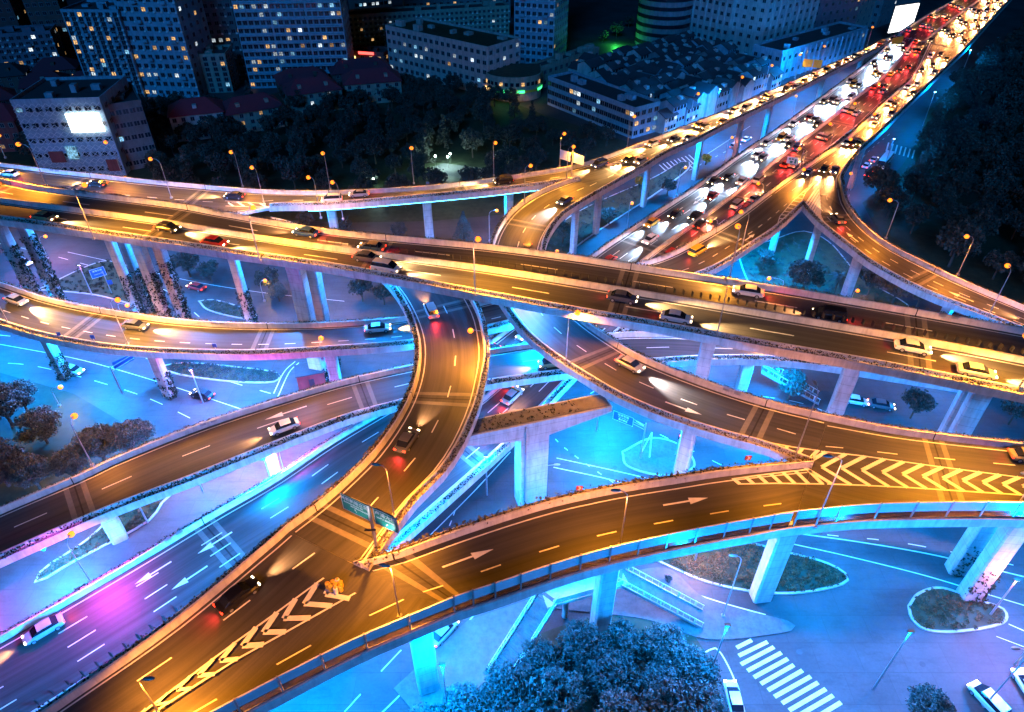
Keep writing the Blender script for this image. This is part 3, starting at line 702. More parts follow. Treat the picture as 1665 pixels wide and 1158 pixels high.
# lamps standing on the street
for f, h, l, pw, col in (((796,392),(807,342),'lamp under the rear viaduct beside the pale conifer',9000,(1,.22,.06)),
      ((1018,384),(1027,330),'pink-orange lamp below the upper right ramp',9000,(1,.2,.06)), ((1100,318),(1114,272),'lamp on the blue side street behind the slim piers',9000,(1,.2,.06)), ((1178,262),(1190,223),'lamp below the upper right ramp near the parked cars',8000,(1,.2,.06)), ((1290,182),(1295,156),'small lamp far under the upper right ramp',8000,(1,.2,.08)),
      ((1375,322),(1388,284),'pink lamp by the bus at the edge of the right park',9000,(1,.2,.08)), ((898,440),(905,408),'lamp peeping over the top flyover beside the dipping ramp',9000,(1,.2,.08)), ((1263,500),(1250,452),'lamp in the bushes of the wedge between the ramps',9000,(1,.35,.06)),
      ((1383,490),(1394,472),'lamp at the foot of the right slip road pier',7000,(1,.35,.06)), ((97,660),(97,629),'low lamp glowing against the ivy of the left pier',9000,(1,.45,.05)), ((430,490),(430,456),'low lamp beside the middle bushes under the flyover',8000,(1,.5,.08)), ((78,420),(73,384),'lamp seen under the left end of the top flyover',8000,(1,.15,.06)), ((197,510),(206,496),'small pink lamp near the direction signs',8000,(1,.12,.08)), 
      ((1175,1002),(1193,904),'pale lamp post in front of the lit grassy island',0,None), ((1600,1148),(1652,1055),'lamp post at the lower right corner beside the white cars',0,None), ((878,790),(905,756),'white camera pole beside the T-shaped pier',0,None)):
    street_lamp(f, h, 0, l, lit=pw > 0, power=pw*.55, color=col or SODIUM, group=None)
# added flood masts that tint asphalt and fascias blue, pink and orange
def added_flood_mast(px, py, h, label, power, color, aim=(0, 0)):
    f = U(px, py, 0); t = thing('added_flood_mast', label, 'added floodlight mast', tuple(f))
    m = MB(); m.tube([(0, 0, 0), (0, 0, h)], [.14, .08], 8); m.build('pole', 'galvanised', t)
    b = MB(); b.box((0, 0, h), (.7, .35, .25)); hd = b.build('lamp_head', 'dark_metal', t); q = MB(); q.box((0, 0, h-.14), (.6, .3, .05)); q.build('lens', 'white_lens', hd)
    l = bpy.data.lights.new('lamp_light', 'POINT'); l.energy = power*.42; l.color = color; l.shadow_soft_size = .3; q = link('lamp_light', l, t); q.location = (0, 0, h-.6)
for px, py, h, l, pw, col in ((1130,912,6,'added mast among the bushes of the golden grassy island',26000,(1,.36,.08)), (1650,1080,8,'added mast at the lower right edge casting pink light',12000,(1,.08,.25)), (330,655,8,'added slim mast on the verge beside the left street with pink light',12000,(1,.06,.25)), (30,450,9,'added mast on the far left street under the flyover',12000,(1,.08,.2)), (150,480,8,'added mast behind the double piers of the flyover',8000,(1,.08,.2)),
      (640,960,6,'added mast under the lower trunk beside the street',9000,(1,.06,.2)), (330,800,9,'second added blue flood mast on the shrub strip by the mainline',90000,BLUE), (-70,1010,6,'added mast beside the lower mainline beyond the left edge',30000,(1,.03,.5)), (420,735,9,'added mast between the lower ramp and mainline near the middle',26000,(1,.03,.6)), (240,850,10,'blue floodlight mast on the shrub strip by the mainline',130000,BLUE), (970,700,11,'added blue floodlight mast right of the T-shaped pier',100000,BLUE), (792,805,9,'added blue floodlight mast left of the T-shaped pier',60000,BLUE), (1432,288,12,'added blue floodlight mast by the white bus',50000,BLUE), (1500,205,12,'added blue floodlight mast where the wood meets the far expressway',60000,BLUE), (1560,130,12,'farthest added blue floodlight mast along the wood',60000,BLUE), (1160,205,13,'added blue floodlight mast between the lane houses and the ramp, near one',110000,BLUE), (1290,140,13,'added blue floodlight mast between the lane houses and the ramp, far one',110000,BLUE), (1610,1000,8,'added mast on the fenced island at the right',10000,(1,.25,.08)),
      (420,1270,14,'added blue floodlight mast below the bottom edge, left',190000,BLUE), (730,1172,13,'added blue floodlight mast at the left end of the grove',95000,BLUE), (1150,1110,13,'added blue floodlight mast at the right end of the grove',100000,BLUE), (1420,1120,13,'added blue floodlight mast on the lower right street',70000,BLUE), (1700,1100,13,'added blue floodlight mast beyond the right edge',80000,BLUE)):
    added_flood_mast(px, py, h, l, pw, col)
# ------------------------------------------------------------------ the ground and what is laid on it
g = MB(); g.quad((-2500,-300,-.02),(2500,-300,-.02),(2500,3500,-.02),(-2500,3500,-.02)); o = g.build('ground','ground_asphalt'); o['kind']='structure'
def area(name, pl, mat, z=.006, kind='structure', smooth_n=0, h=0):
    pts = [U(x, y, 0) for x, y in pl]
    if smooth_n: pts = cr(pts+[pts[0]], smooth_n)[:-1]
    ar = sum(a.x*b.y-b.x*a.y for a, b in zip(pts, pts[1:]+pts[:1]))
    if ar < 0: pts = pts[::-1]
    m = MB()
    if h: m.prism([(p.x, p.y) for p in pts], -.01, h)
    else: m.poly([(p.x, p.y, z) for p in pts])
    o = m.build(name, mat); o['kind'] = kind; return o, pts
def inside(p, poly):
    c = False; j = len(poly)-1
    for i in range(len(poly)):
        a, b = poly[i], poly[j]
        if (a.y > p.y) != (b.y > p.y) and p.x < (b.x-a.x)*(p.y-a.y)/(b.y-a.y)+a.x: c = not c
        j = i
    return c
area('park_ground', [(150,190),(460,150),(640,125),(790,150),(880,185),(1025,232),(960,300),(860,345),(700,360),(560,362),(300,350),(-100,330),(-100,230)], 'grass')
area('park_ground', [(1700,20),(1580,110),(1510,180),(1500,215),(1470,265),(1440,300),(1402,330),(1425,372),(1460,405),(1540,445),(1665,505),(2000,640),(2200,60)], 'grass')
area('garden_ground', [(-120,560),(0,606),(120,640),(220,700),(330,740),(150,800),(-100,900)], 'grass')
area('garden_ground', [(640,1200),(760,1130),(860,1040),(985,1002),(1100,1015),(1140,1050),(1165,1110),(1175,1200),(1150,1400),(500,1400)], 'grass', smooth_n=60)
def island(pl, name='traffic_island', mat='grass', hk=.16, shrubs=0, sz=.5, label=None, gm='leaf'):
    pts = [U(x, y, 0) for x, y in pl]; pts = cr(pts+[pts[0]], 48)[:-1]
    if sum(a.x*b.y-b.x*a.y for a, b in zip(pts, pts[1:]+pts[:1])) < 0: pts = pts[::-1]
    c = sum(pts, Vector())/len(pts); root = thing(name, label, 'traffic island', tuple(c))
    n = len(pts); m = MB(); ins = []
    for i in range(n):
        t = (pts[(i+1) % n]-pts[i-1]).normalized(); ins.append(pts[i]+Vector((-t.y, t.x, 0))*.35)
    for i in range(n):
        j = (i+1) % n; a, b, cc, d = pts[i]-c, pts[j]-c, ins[j]-c, ins[i]-c; z = Vector((0, 0, hk))
        m.quad(a, b, b+z, a+z); m.quad(a+z, b+z, cc+z, d+z); m.quad(d+z, cc+z, cc, d)
    m.build('kerb', 'kerb', root)
    m = MB(); m.poly([(p-c)+Vector((0, 0, hk-.03)) for p in ins]); m.build('soil', mat, root)
    if shrubs:
        k = 0; mb = MB(); xs = [p.x for p in ins]; ys = [p.y for p in ins]; tr_ = 0
        while k < shrubs and tr_ < 9000:
            tr_ += 1; p = Vector((random.uniform(min(xs), max(xs)), random.uniform(min(ys), max(ys)), 0))
            if inside(p, ins):
                s = random.uniform(.5, 1)*sz; leaves(mb, p-c+Vector((0, 0, hk+s*.5)), s, 26, .13, .7); k += 1
        ob = mb.build('shrubbery', gm, root); ob['kind'] = 'stuff'
    return root
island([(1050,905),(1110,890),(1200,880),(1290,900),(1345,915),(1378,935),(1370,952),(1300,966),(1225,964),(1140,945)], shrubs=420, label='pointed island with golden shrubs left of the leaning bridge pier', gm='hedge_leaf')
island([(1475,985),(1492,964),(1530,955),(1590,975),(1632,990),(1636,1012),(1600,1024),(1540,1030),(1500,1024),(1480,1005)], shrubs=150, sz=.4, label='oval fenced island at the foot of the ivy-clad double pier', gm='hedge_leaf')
island([(322,490),(350,488),(400,502),(418,514),(400,520),(340,506)], shrubs=90, label='thin boat-shaped island under the flyover among the left streets')
island([(250,598),(300,590),(380,596),(450,606),(446,622),(380,622),(300,612)], shrubs=240, label='long dark planted strip beside the low left viaduct')
island([(60,472),(150,430),(190,428),(230,470),(240,500),(150,480)], shrubs=160, label='dark planted wedge behind the pair of flyover piers', gm='ivy')
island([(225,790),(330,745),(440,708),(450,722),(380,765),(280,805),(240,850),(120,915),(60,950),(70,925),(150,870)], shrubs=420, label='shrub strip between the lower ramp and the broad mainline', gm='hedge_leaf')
island([(1195,345+60),(1250,392),(1305,376),(1350,395),(1400,450),(1480,500),(1440,520),(1300,490),(1225,470)], shrubs=260, sz=.7, label='bushy triangle of garden seen through the wedge between the right ramps')
island([(860,420),(930,350),(1060,290),(1110,262),(1120,275),(1060,320),(960,385),(900,430)], shrubs=300, sz=.7, label='planted verge under the upper right ramp')
island([(1010,735),(1060,712),(1110,726),(1130,760),(1080,775),(1020,760)], mat='paving', label='pale paved island with the A-shaped white frame near the middle crossing')
area('pavement', [(900,990),(1000,940),(1085,925),(1150,975),(1280,1010),(1287,1022),(1270,1030),(1150,1040),(1050,1008)], 'paving', h=.14, smooth_n=60)
area('pavement', [(640,1120),(760,1010),(860,975),(880,1010),(800,1110),(700,1190)], 'paving', h=.13)
def pline(pl, width=.18, dash=None, mat='paint', z=.02, mb=None):
    pts = [U(x, y, 0) for x, y in pl]; n = max(2, int(sum((b-a).length for a, b in zip(pts, pts[1:]))/.8)); q = cr(pts, n) if len(pts) > 2 else [pts[0].lerp(pts[1], i/(n-1)) for i in range(n)]
    s = 0
    for a, b in zip(q, q[1:]):
        d = b-a; s += d.length
        if dash and (s % sum(dash)) > dash[0]: continue
        o = Vector((-d.y, d.x, 0)).normalized()*width/2; e = Vector((0, 0, z)); mb.quad(a-o+e, b-o+e, b+o+e, a+o+e)
mk = MB()
for pl, wd, da in (([(1300,868),(1400,882),(1520,903),(1665,938)], .22, None), ([(1290,885),(1380,905),(1500,935),(1600,965),(1700,995)], .18, None), ([(1180,950),(1230,975),(1300,1000)], .0001, None), ([(1345,870),(1480,885),(1700,930)], .15, (2, 4)),
        ([(0,560),(130,585),(260,622),(400,668)], .16, None), ([(0,545),(150,562),(300,600),(440,640)], .18, (3, 4)), ([(0,535),(60,548),(200,577)], .15, (3, 3)), ([(-40,590),(60,596),(220,640),(330,690)], .16, (3, 4)),
        ([(0,470),(120,500),(260,520),(400,540)], .15, (3, 4)), ([(110,410),(200,430),(300,455),(420,475),(560,490)], .15, None), ([(0,395),(120,425),(260,468),(330,520)], .15, (3, 4)), ([(445,640),(462,605),(480,588)], .2, None), ([(452,645),(470,606),(486,590)], .2, None),
        ([(1035,685),(1060,700),(1150,745),(1300,820)], .18, (2, 3)), ([(890,700),(920,730),(990,780),(1070,830)], .16, (1, 1.6)), ([(900,760),(1000,782),(1100,812)], .18, None), ([(905,745),(1010,768),(1130,796)], .15, None), ([(700,870),(770,800),(830,735)], .16, None), ([(740,830),(733,850),(722,872)], .16, (1.2, 1.5)),
        ([(960,640),(985,625),(1040,600)], .2, None), ([(560,1158),(640,1070),(700,1010)], .16, (3, 4)), ([(600,1180),(700,1080),(780,990)], .18, None), ([(640,1210),(750,1120),(800,1055)], .1, None), ([(1120,905),(1150,930),(1225,955)], .0001, None),
        ([(1130,966),(1180,982),(1245,1000)], .2, None), ([(1145,1062),(1168,1057),(1200,1122),(1206,1190)], .2, None), ([(1640,1015),(1670,1028)], .18, None), ([(1620,1035),(1665,1052)], .12, None),
        ([(960,380),(1080,300),(1200,236)], .16, (2, 3)), ([(900,395),(1000,345),(1120,270),(1220,205)], .15, None), ([(1200,640),(1300,655),(1400,690),(1560,720)], .15, (2, 3)), ([(1380,320),(1400,260),(1450,215)], .15, (2, 3)), ([(1250,395),(1240,430),(1225,470)], .2, None)):
    if wd > .01: pline(pl, wd, da, mb=mk)
Z9 = lambda x, y: (1080+x/2.846, 760+y/2.846)
for a, b in (((335,835),(405,800)),((345,872),(478,808)),((355,912),(508,832)),((385,942),(542,858)),((415,972),(572,886)),((447,1002),(600,915)),((480,1032),(640,940)),((510,1062),(678,968)),((545,1092),(712,996)),((578,1125),(748,1026)),((610,1156),(782,1056)),((650,1190),(818,1088))):
    pline([Z9(*a), Z9(*b)], .5, mb=mk)
for i in range(9): pline([(1072+i*6, 268-i*2+0), (1090+i*6, 285-i*2)], .4, mb=mk)
for i in range(7): pline([(1346+i*2, 442+i*7), (1362+i*2, 436+i*7)], .4, mb=mk)
for i in range(7): pline([(1445+i*7, 232+i*2), (1441+i*7, 246+i*2)], .45, mb=mk)
def garrow(tip, tail, s=1.0):
    a, b = U(*tail), U(*tip); d = b-a; L = d.length; d.normalize(); o = Vector((-d.y, d.x, 0)); z = Vector((0, 0, .022))
    pts = [a-o*.18*s, a+d*L*.55-o*.18*s, a+d*L*.55-o*.65*s, b, a+d*L*.55+o*.65*s, a+d*L*.55+o*.18*s, a+o*.18*s]; mk.poly([p+z for p in pts])
garrow((757,1034),(712,1084), 1.3); garrow((1275,395),(1279,403)); garrow((1272,390),(1280,402))
o = mk.build('road_marking', 'paint'); o['kind'] = 'structure'
# ------------------------------------------------------------------ trees
def crown_mesh(name, R, Hc, nclump, per, size, mat, cone=0, rc=.95):
    mb = MB()
    for _ in range(nclump):
        z = random.random()
        if cone: rr = (1-z)**.9*R; a = random.uniform(0, 2*pi); q = sqrt(random.uniform(.2, 1)); c = (rr*q*cos(a), rr*q*sin(a), z*Hc); cr_ = max(.4, rc*(1-z*.7))
        else:
            while True:
                v = Vector((random.uniform(-1, 1), random.uniform(-1, 1), random.uniform(-.8, 1)))
                if .45 < v.length < 1: break
            c = (v.x*R*.82, v.y*R*.82, Hc*.5+v.z*Hc*.42); cr_ = rc*random.uniform(.7, 1.25)
        leaves(mb, c, cr_, per, size, .8)
    return mb.mesh(name, mat)
def trunk_mesh(h, r, R=0, Hc=0):
    mb = MB(); top = h+Hc*.55
    mb.tube([(0, 0, -.2), (.05, .03, h*.5), (0, .1, h), (.1, 0, top)], [r*1.25, r, r*.75, r*.2], 7)
    for k in range(5 if R else 0):
        a = k*2*pi/5+random.random(); mb.tube([(0, .05, h*.85+k*.12), (cos(a)*R*.35, sin(a)*R*.35, h+Hc*.25), (cos(a)*R*.65, sin(a)*R*.65, h+Hc*.42)], [r*.5, r*.3, r*.1], 5)
    return mb.mesh('trunk', 'bark')
class Kind:
    def __init__(s, h, R, Hc, ncl, per, size, mat, cone=0, rc=.95, nv=3, r=.2):
        s.h = h; s.tr = [trunk_mesh(h, r, 0 if cone else R, Hc) for _ in range(nv)]; s.cr = [crown_mesh('crown', R, Hc, ncl, per, size, mat, cone, rc) for _ in range(nv)]
def tree(K_, p, s, label, group=None, name='tree'):
    t = thing(name, label, 'tree', (p.x, p.y, p.z), random.uniform(0, 6.28), group); t.scale = (s, s, s*random.uniform(.9, 1.12)); i = random.randrange(len(K_.tr))
    link('trunk', K_.tr[i], t); c = link('crown', K_.cr[i], t); c.location = (0, 0, K_.h*(.5 if K_.h < 2 else .75)); return t
ROUND = Kind(3, 3.6, 5.2, 46, 34, .3, 'dark_leaf', nv=4); CONE = Kind(1.2, 2.3, 8.5, 46, 30, .26, 'dark_leaf', cone=1, nv=2)
NEAR = Kind(2.2, 3.4, 5.0, 95, 75, .17, 'leaf', rc=.8, nv=3); SMALL = Kind(1.2, 1.7, 2.6, 26, 30, .17, 'leaf', rc=.6, nv=2, r=.1)
def scatter(pl, n, mind, kinds, smin, smax, label, group, hole=None, name='tree'):
    W_ = [U(x, y, 0) for x, y in pl]; xs = [p.x for p in W_]; ys = [p.y for p in W_]; got = []; tries = 0
    while len(got) < n and tries < 60000:
        tries += 1; p = Vector((random.uniform(min(xs), max(xs)), random.uniform(min(ys), max(ys)), 0))
        if not inside(p, W_) or any((p-q).length < mind for q in got): continue
        px = P(p)
        if px[0] < -60 or px[0] > 1730 or px[1] < -25: continue
        if hole and any(((px[0]-h[0])/h[2])**2+((px[1]-h[1])/h[3])**2 < 1 for h in hole): continue
        got.append(p); k = random.choice(kinds); tree(k, p, random.uniform(smin, smax), label, group, name)
    return got
scatter([(235,190),(460,172),(640,145),(790,158),(870,190),(900,232),(1000,238),(930,285),(860,328),(700,340),(560,345),(420,335),(235,300)], 170, 5.4, [ROUND]*6+[CONE], .75, 1.2, 'dark leafy tree in the wooded park behind the rear viaduct', 'trees of the dark park behind the rear viaduct', hole=[(745,280,55,20)])
scatter([(1720,25),(1590,112),(1525,185),(1515,215),(1490,262),(1450,300),(1418,332),(1440,372),(1478,405),(1550,442),(1665,495),(1780,540),(1790,60)], 150, 6.3, [ROUND]*7+[CONE], .95, 1.5, 'dark leafy tree in the broad wood along the right edge', 'trees of the wood along the right edge')
for px, py, s, l in ((20,690,1.25,'nearest the left edge, upper'), (78,720,1.15,'right of the edge tree, above the lower ramp'), (15,790,1.3,'at the left edge, lowest of the group'), (65,795,1.0,'touching the wall of the lower ramp'), (170,748,1.05,'behind the lit street lamp'), (215,738,1.0,'just right of the lit street lamp'), (235,722,.8,'smallest, at the right end of the group'), (125,775,.9,'at the foot of the lit street lamp'), (45,668,.95,'farthest back beside the ivy pier')):
    tree(NEAR, U(px, py), s, 'brown-lit bushy tree in the left garden, '+l, 'brown-lit trees in the left garden')
for i, (px, py, s) in enumerate(((760,1180,1.0),(822,1150,1.0),(880,1110,1.05),(945,1088,1.1),(1010,1072,1.0),(1070,1088,1.1),(1118,1118,1.0),(985,1135,1.2),(1060,1160,1.2),(905,1170,1.2),(1125,1180,1.0),(840,1215,1.1),(1000,1215,1.2),(700,1215,1.0))):
    tree(NEAR, U(px, py), s, 'blue-lit tree in the dense grove below the glass barrier, %s counted roughly left to right' % ORD[[0,2,4,6,8,9,11,7,10,5,12,3,13,1][i]], 'blue-lit grove at the bottom')
for px, py, s, K_, l in ((310,450,1,ROUND,'under the flyover, left of the middle piers'), (345,458,.8,ROUND,'under the flyover beside the side street'), (455,490,.7,NEAR,'beside the glowing low lamp under the flyover'), (440,478,.8,ROUND,'behind the glowing low lamp under the flyover'), (590,490,.8,ROUND,'dark, left of the sickle-shaped ramp under the flyover'), (625,495,.7,ROUND,'touching the left wall of the sickle-shaped ramp'), (500,372,.7,ROUND,'in the blue triangle below the rear viaduct, left'), (560,380,.7,ROUND,'in the blue triangle below the rear viaduct, middle'), (650,388,.7,NEAR,'in the blue triangle behind the low lamp'), (915,395,.8,ROUND,'inside the bend of the dipping ramp'), (990,365,.7,ROUND,'between slim piers of the upper right ramp'), (1085,318,.7,ROUND,'near the curved kerb beyond the slim piers'),
        (1302,480,1.25,ROUND,'large and dark in the wedge between the right ramps'), (1240,440,.75,ROUND,'reddish with ivy beside the left ramp pier of the wedge'), (1410,480,.9,ROUND,'behind the blue pier of the looping slip road'), (1450,492,.9,ROUND,'under the looping slip road, middle'), (1490,500,.9,ROUND,'under the looping slip road, right'), (1280,650,.8,ROUND,'dark, below the flyover on the right'), (1480,680,.8,ROUND,'bare dark one between two right flyover piers'), (1640,690,.8,ROUND,'at the right edge below the flyover'), (1492,1170,.8,NEAR,'alone at the bottom right on the pink-blue street'), (1085,945,.35,SMALL,'tiny, beside the footbridge stair'), (60,268,1.3,ROUND,'purple-brown in front of the patterned building, left'), (95,280,1.3,ROUND,'purple-brown in front of the patterned building, right'), (735,500,.0,SMALL,''), (865,140,.9,ROUND,'on the terrace behind the curved shop'), (1002,62,1.1,ROUND,'floodlit bright green near the round tower'), (1022,45,.8,ROUND,'glowing orange above the bright green tree'), (980,70,.8,ROUND,'dark beside the bright green tree')):
    if s: tree(K_, U(px, py), s, 'tree '+l)
gp = bpy.data.lights.new('garden_light', 'POINT'); gp.energy = 3500; gp.color = (.05, 1, .12); gp.shadow_soft_size = .4
m = MB(); m.tube([(0,0,0),(0,0,.6)], .08); m.box((0,0,.7),(.3,.3,.2)); o = m.build('garden_floodlight', 'dark_metal'); o.location = U(1000, 72); tag(o, 'small ground floodlight colouring the bright green tree', 'floodlight')
q = link('lamp_light', gp, o); q.location = (0, -2, 3)
# pale conifer, palm, yellow tree
t = thing('pine_tree', 'pale blue conifer with drooping tiers under the rear viaduct', 'tree', tuple(U(755, 395))); mb = MB()
mb.tube([(0,0,0),(0,0,9)], [.2,.04], 6); mb.build('trunk', 'bark', t); mb = MB()
for k in range(120):
    z = 1.2+random.random()*7.6; a = random.uniform(0, 2*pi); r = (9.3-z)*.42
    for j in range(9): leaves(mb, (cos(a)*r*(j+1)/9, sin(a)*r*(j+1)/9, z-.05*(j**1.3)), .22, 3, .17)
mb.build('crown', 'leaf', t)
t = thing('palm_tree', 'fan palm with spread fronds beside the dark tree in the wedge', 'tree', tuple(U(1356, 478))); mb = MB(); mb.tube([(0,0,0),(0,0,4.5)], [.22,.16], 8); mb.build('trunk', 'bark', t); mb = MB()
for k in range(26):
    a = k*2.4; el = random.uniform(-.5, 1.1); prev = Vector((0,0,4.5)); d = Vector((cos(a)*cos(el), sin(a)*cos(el), sin(el)))
    for j in range(6):
        nx = prev+d*.42; d.z -= .16; sd_ = Vector((-d.y, d.x, 0)).normalized()*(.42*(1-abs(j-2.5)/4)); mb.quad(prev-sd_*.6, nx-sd_, nx+sd_*.15, prev+sd_*.1); mb.quad(prev+sd_*.6, nx+sd_, nx-sd_*.15, prev-sd_*.1); prev = nx
mb.build('crown', 'leaf', t)
leaf('gold_leaf', (.25, .13, .01), (.5, .3, .03)); GOLD = Kind(1.5, 1.7, 3, 30, 30, .18, 'gold_leaf', rc=.6, nv=1)
tree(GOLD, U(1147, 268), 1, 'small yellow tree beside the second slim pier'); tree(GOLD, U(1039, 305), .9, 'small yellow tree left of the first slim pier, above a lamp')
# small plaza in the park
area('plaza', [(702,272),(715,284),(760,292),(795,292),(800,276),(760,270),(720,266)], 'paving', z=.03)
for i, (px, py) in enumerate(((709,262),(729,263),(733,258),(797,268),(610,300))):
    f = U(px, py+10); t = thing('garden_lamp', 'white-green garden lamp of the park plaza, %s' % ('leftmost of the plaza group','second of the plaza group','third and highest of the plaza group','at the right end of the plaza','alone at the foot of the rear viaduct')[i], 'garden lamp', tuple(f))
    m = MB(); m.tube([(0,0,0),(0,0,3.4)], .06); m.build('pole', 'dark_metal', t); m = MB(); m.sphere((0,0,3.6), .32); m.build('lens', 'white_lens', t)
    l = bpy.data.lights.new('lamp_light', 'POINT'); l.energy = 1500; l.color = (.6, 1, .9); l.shadow_soft_size = .3; q = link('lamp_light', l, t); q.location = (0, 0, 3.0)
# ------------------------------------------------------------------ buildings
def win_mesh(w_, h_, pane):
    m = MB(); f = .09
    m.mi = 0
    for cx, cz, sx, sz in ((0, h_/2, w_, f), (0, -h_/2, w_, f), (-w_/2, 0, f, h_), (w_/2, 0, f, h_), (0, 0, f*.7, h_)): m.box((cx, -.04, cz), (sx+f*.5, .12, sz+f*.5))
    m.mi = 1; m.quad((-w_/2, -.015, -h_/2), (w_/2, -.015, -h_/2), (w_/2, -.015, h_/2), (-w_/2, -.015, h_/2))
    return m
def building(name, label, wl, wr, top=None, h=None, depth=16, wall='wall_blue', nx=8, nz=20, ww=1.6, wh=1.5, lit=.08, side='R', nside=4, style='grid', roof='flat', cat='building', frame='window_frame', warm=.5, roofmat='roof_flat'):
    a, b = U(*wl), U(*wr); d = b-a; Wd = d.length; rz = atan2(d.y, d.x)
    if h is None:
        px, py = wr if top[1] == 'r' else wl; base = U(px, py); h = 1
        for k in range(20, 1400):
            if P(base+Vector((0, 0, k/10)))[1] <= top[0]: h = k/10; break
        else: h = 100
    t = thing(name, label, cat, tuple(a), rz)
    m = MB(); m.box((Wd/2, depth/2, h/2), (Wd, depth, h)); m.build('wall', wall, t)
    if roof == 'flat':
        m = MB()
        for c, s in (((Wd/2, .15, h+.5), (Wd+.3, .3, 1.0)), ((Wd/2, depth-.15, h+.5), (Wd+.3, .3, 1.0)), ((.0, depth/2, h+.5), (.3, depth-.6, 1.0)), ((Wd, depth/2, h+.5), (.3, depth-.6, 1.0))): m.box(c, s)
        m.build('roof_parapet', wall, t); m = MB(); m.box((Wd/2, depth/2, h+.06), (Wd-.6, depth-.6, .1)); ro = m.build('roof', roofmat, t)
        for k in range(random.randint(3, 7)):
            q = MB(); sx, sy, sz = random.uniform(1.5, 4), random.uniform(1.5, 3), random.uniform(.8, 2.4); q.box((random.uniform(3, max(3.5, Wd-3)), random.uniform(3, max(3.5, depth-3)), h+.1+sz/2), (sx, sy, sz)); q.build('roof_unit', wall, ro)
    else:
        m = MB(); e = .6; zr = h+depth*.28; p = [(-e, -e, h), (Wd+e, -e, h), (Wd+e, depth+e, h), (-e, depth+e, h), (-e*.2 if roof == 'gable' else depth*.35, depth/2, zr), (Wd+e*.2 if roof == 'gable' else Wd-depth*.35, depth/2, zr)]
        for f in ((0,1,5,4),(1,2,5),(2,3,4,5),(3,0,4),(0,3,2,1)): m.poly([p[k] for k in f])
        ro = m.build('roof', roofmat, t)
        for k in range(max(1, int(Wd/9))):
            q = MB(); x = Wd*(k+.5)/max(1, int(Wd/9)); q.box((x, depth*.22, h+depth*.12+.3), (1.3, 1.6, 1.2)); q.build('dormer', wall, ro)
    variants = [win_mesh(ww, wh, 0).mesh('window', [frame, 'dark_glass'])]+[win_mesh(ww, wh, 0).mesh('window', [frame, z]) for z in ('lit_window_warm', 'lit_window_white', 'lit_window_blue')]
    spots = []
    for iz in range(nz):
        z = (iz+.55)*h/nz
        for ix in range(nx): spots.append((Wd*(ix+.5)/nx, 0, z, 0))
        for ix in range(nside):
            y = depth*(ix+.5)/nside
            spots.append((Wd, y, z, pi/2) if side == 'R' else (0, y, z, -pi/2))
    inv = []
    for sx, sy, sz, r in spots:
        p = t.matrix_basis @ Vector((sx, sy, sz)) if False else Vector(a)+Matrix.Rotation(rz, 3, 'Z') @ Vector((sx, sy, sz)); q = P(p); inv.append((0 if (-10 < q[0] < 1675 and -10 < q[1] < 1168) else 1, (p-Vector((0, 0, CH))).length))
    order = sorted(range(len(spots)), key=lambda i: inv[i]); k = 0; rest = [MB() for _ in range(4)]
    for i in order:
        sx, sy, sz, r = spots[i]
        if inv[i][0]: continue
        v = 0
        if random.random() < lit: v = 1 if random.random() < warm else random.choice((2, 2, 3))
        if k < 96:
            o = link('window', variants[v], t); o.location = (sx, sy, sz); o.rotation_euler = (0, 0, r); k += 1
        else:
            w_ = win_mesh(ww, wh, 0); R = Matrix.Rotation(r, 3, 'Z'); off = len(rest[v].v)
            rest[v].v += [tuple(R @ Vector(x)+Vector((sx, sy, sz))) for x in w_.v]; rest[v].f += [tuple(off+j for j in f) for f in w_.f]; rest[v].m += w_.m
    for v, mt in enumerate(('dark_glass', 'lit_window_warm', 'lit_window_white', 'lit_window_blue')):
        if rest[v].v: o = rest[v].build('window', [frame, mt], t); o['kind'] = 'stuff'
    if style == 'bands':
        for iz in range(1, nz):
            z = iz*h/nz
            for q_ in range(3):
                if P(Vector(a)+Matrix.Rotation(rz, 3, 'Z') @ Vector((Wd/2, 0, z)))[1] < -15: continue
                m = MB(); m.box((Wd*(q_+.5)/3, -.55, z), (Wd/3-1.6, 1.1, .5)); m.build('balcony', wall, t)
    if style == 'fins':
        for k in range(nx+1): m = MB(); m.box((Wd*k/nx, -.35, h/2), (.5, .7, h)); m.build('fin', wall, t)
    if style == 'ac':
        m = MB()
        for iz in range(nz):
            for ix in range(nx):
                if random.random() < .55: m.box((Wd*(ix+.5)/nx+ww*.5+.45, -.25, (iz+.3)*h/nz), (.8, .5, .6))
        o = m.build('air_conditioner', 'white_paint', t); o['kind'] = 'stuff'
        for iz in range(0, nz-1, 2):
            for ix in (nx//4, nx*3//4): m = MB(); m.box((Wd*(ix+.5)/nx, -.6, (iz+.3)*h/nz), (2.2, 1.2, 1.0)); m.build('balcony', wall, t)
    return t, Wd, h
building('apartment_tower', 'wide blue-grey apartment tower with scattered lit windows, lower left wing', (150,158), (236,159), top=(20,'l'), depth=18, wall='wall_blue', nx=8, nz=19, lit=.13, style='ac')
building('apartment_tower', 'taller right wing of the blue-grey apartment tower left of the dark slab', (237,157), (326,160), h=86, depth=20, wall='wall_blue', nx=8, nz=26, lit=.14, style='ac')
building('apartment_tower', 'dark grey slab tower between the blue tower and the banded tower', (322,128), (402,124), h=84, depth=16, wall='wall_dark', nx=7, nz=26, lit=.12, warm=.7, style='ac')
building('apartment_block', 'low plain pale block at the foot of the dark slab tower', (328,152), (380,150), top=(93,'l'), depth=14, wall='wall_beige', nx=4, nz=7, lit=.05)
building('apartment_tower', 'blue tower striped with rows of balconies', (408,144), (572,140), h=86, depth=20, wall='wall_blue', nx=18, nz=30, lit=.16, style='bands', warm=.25)
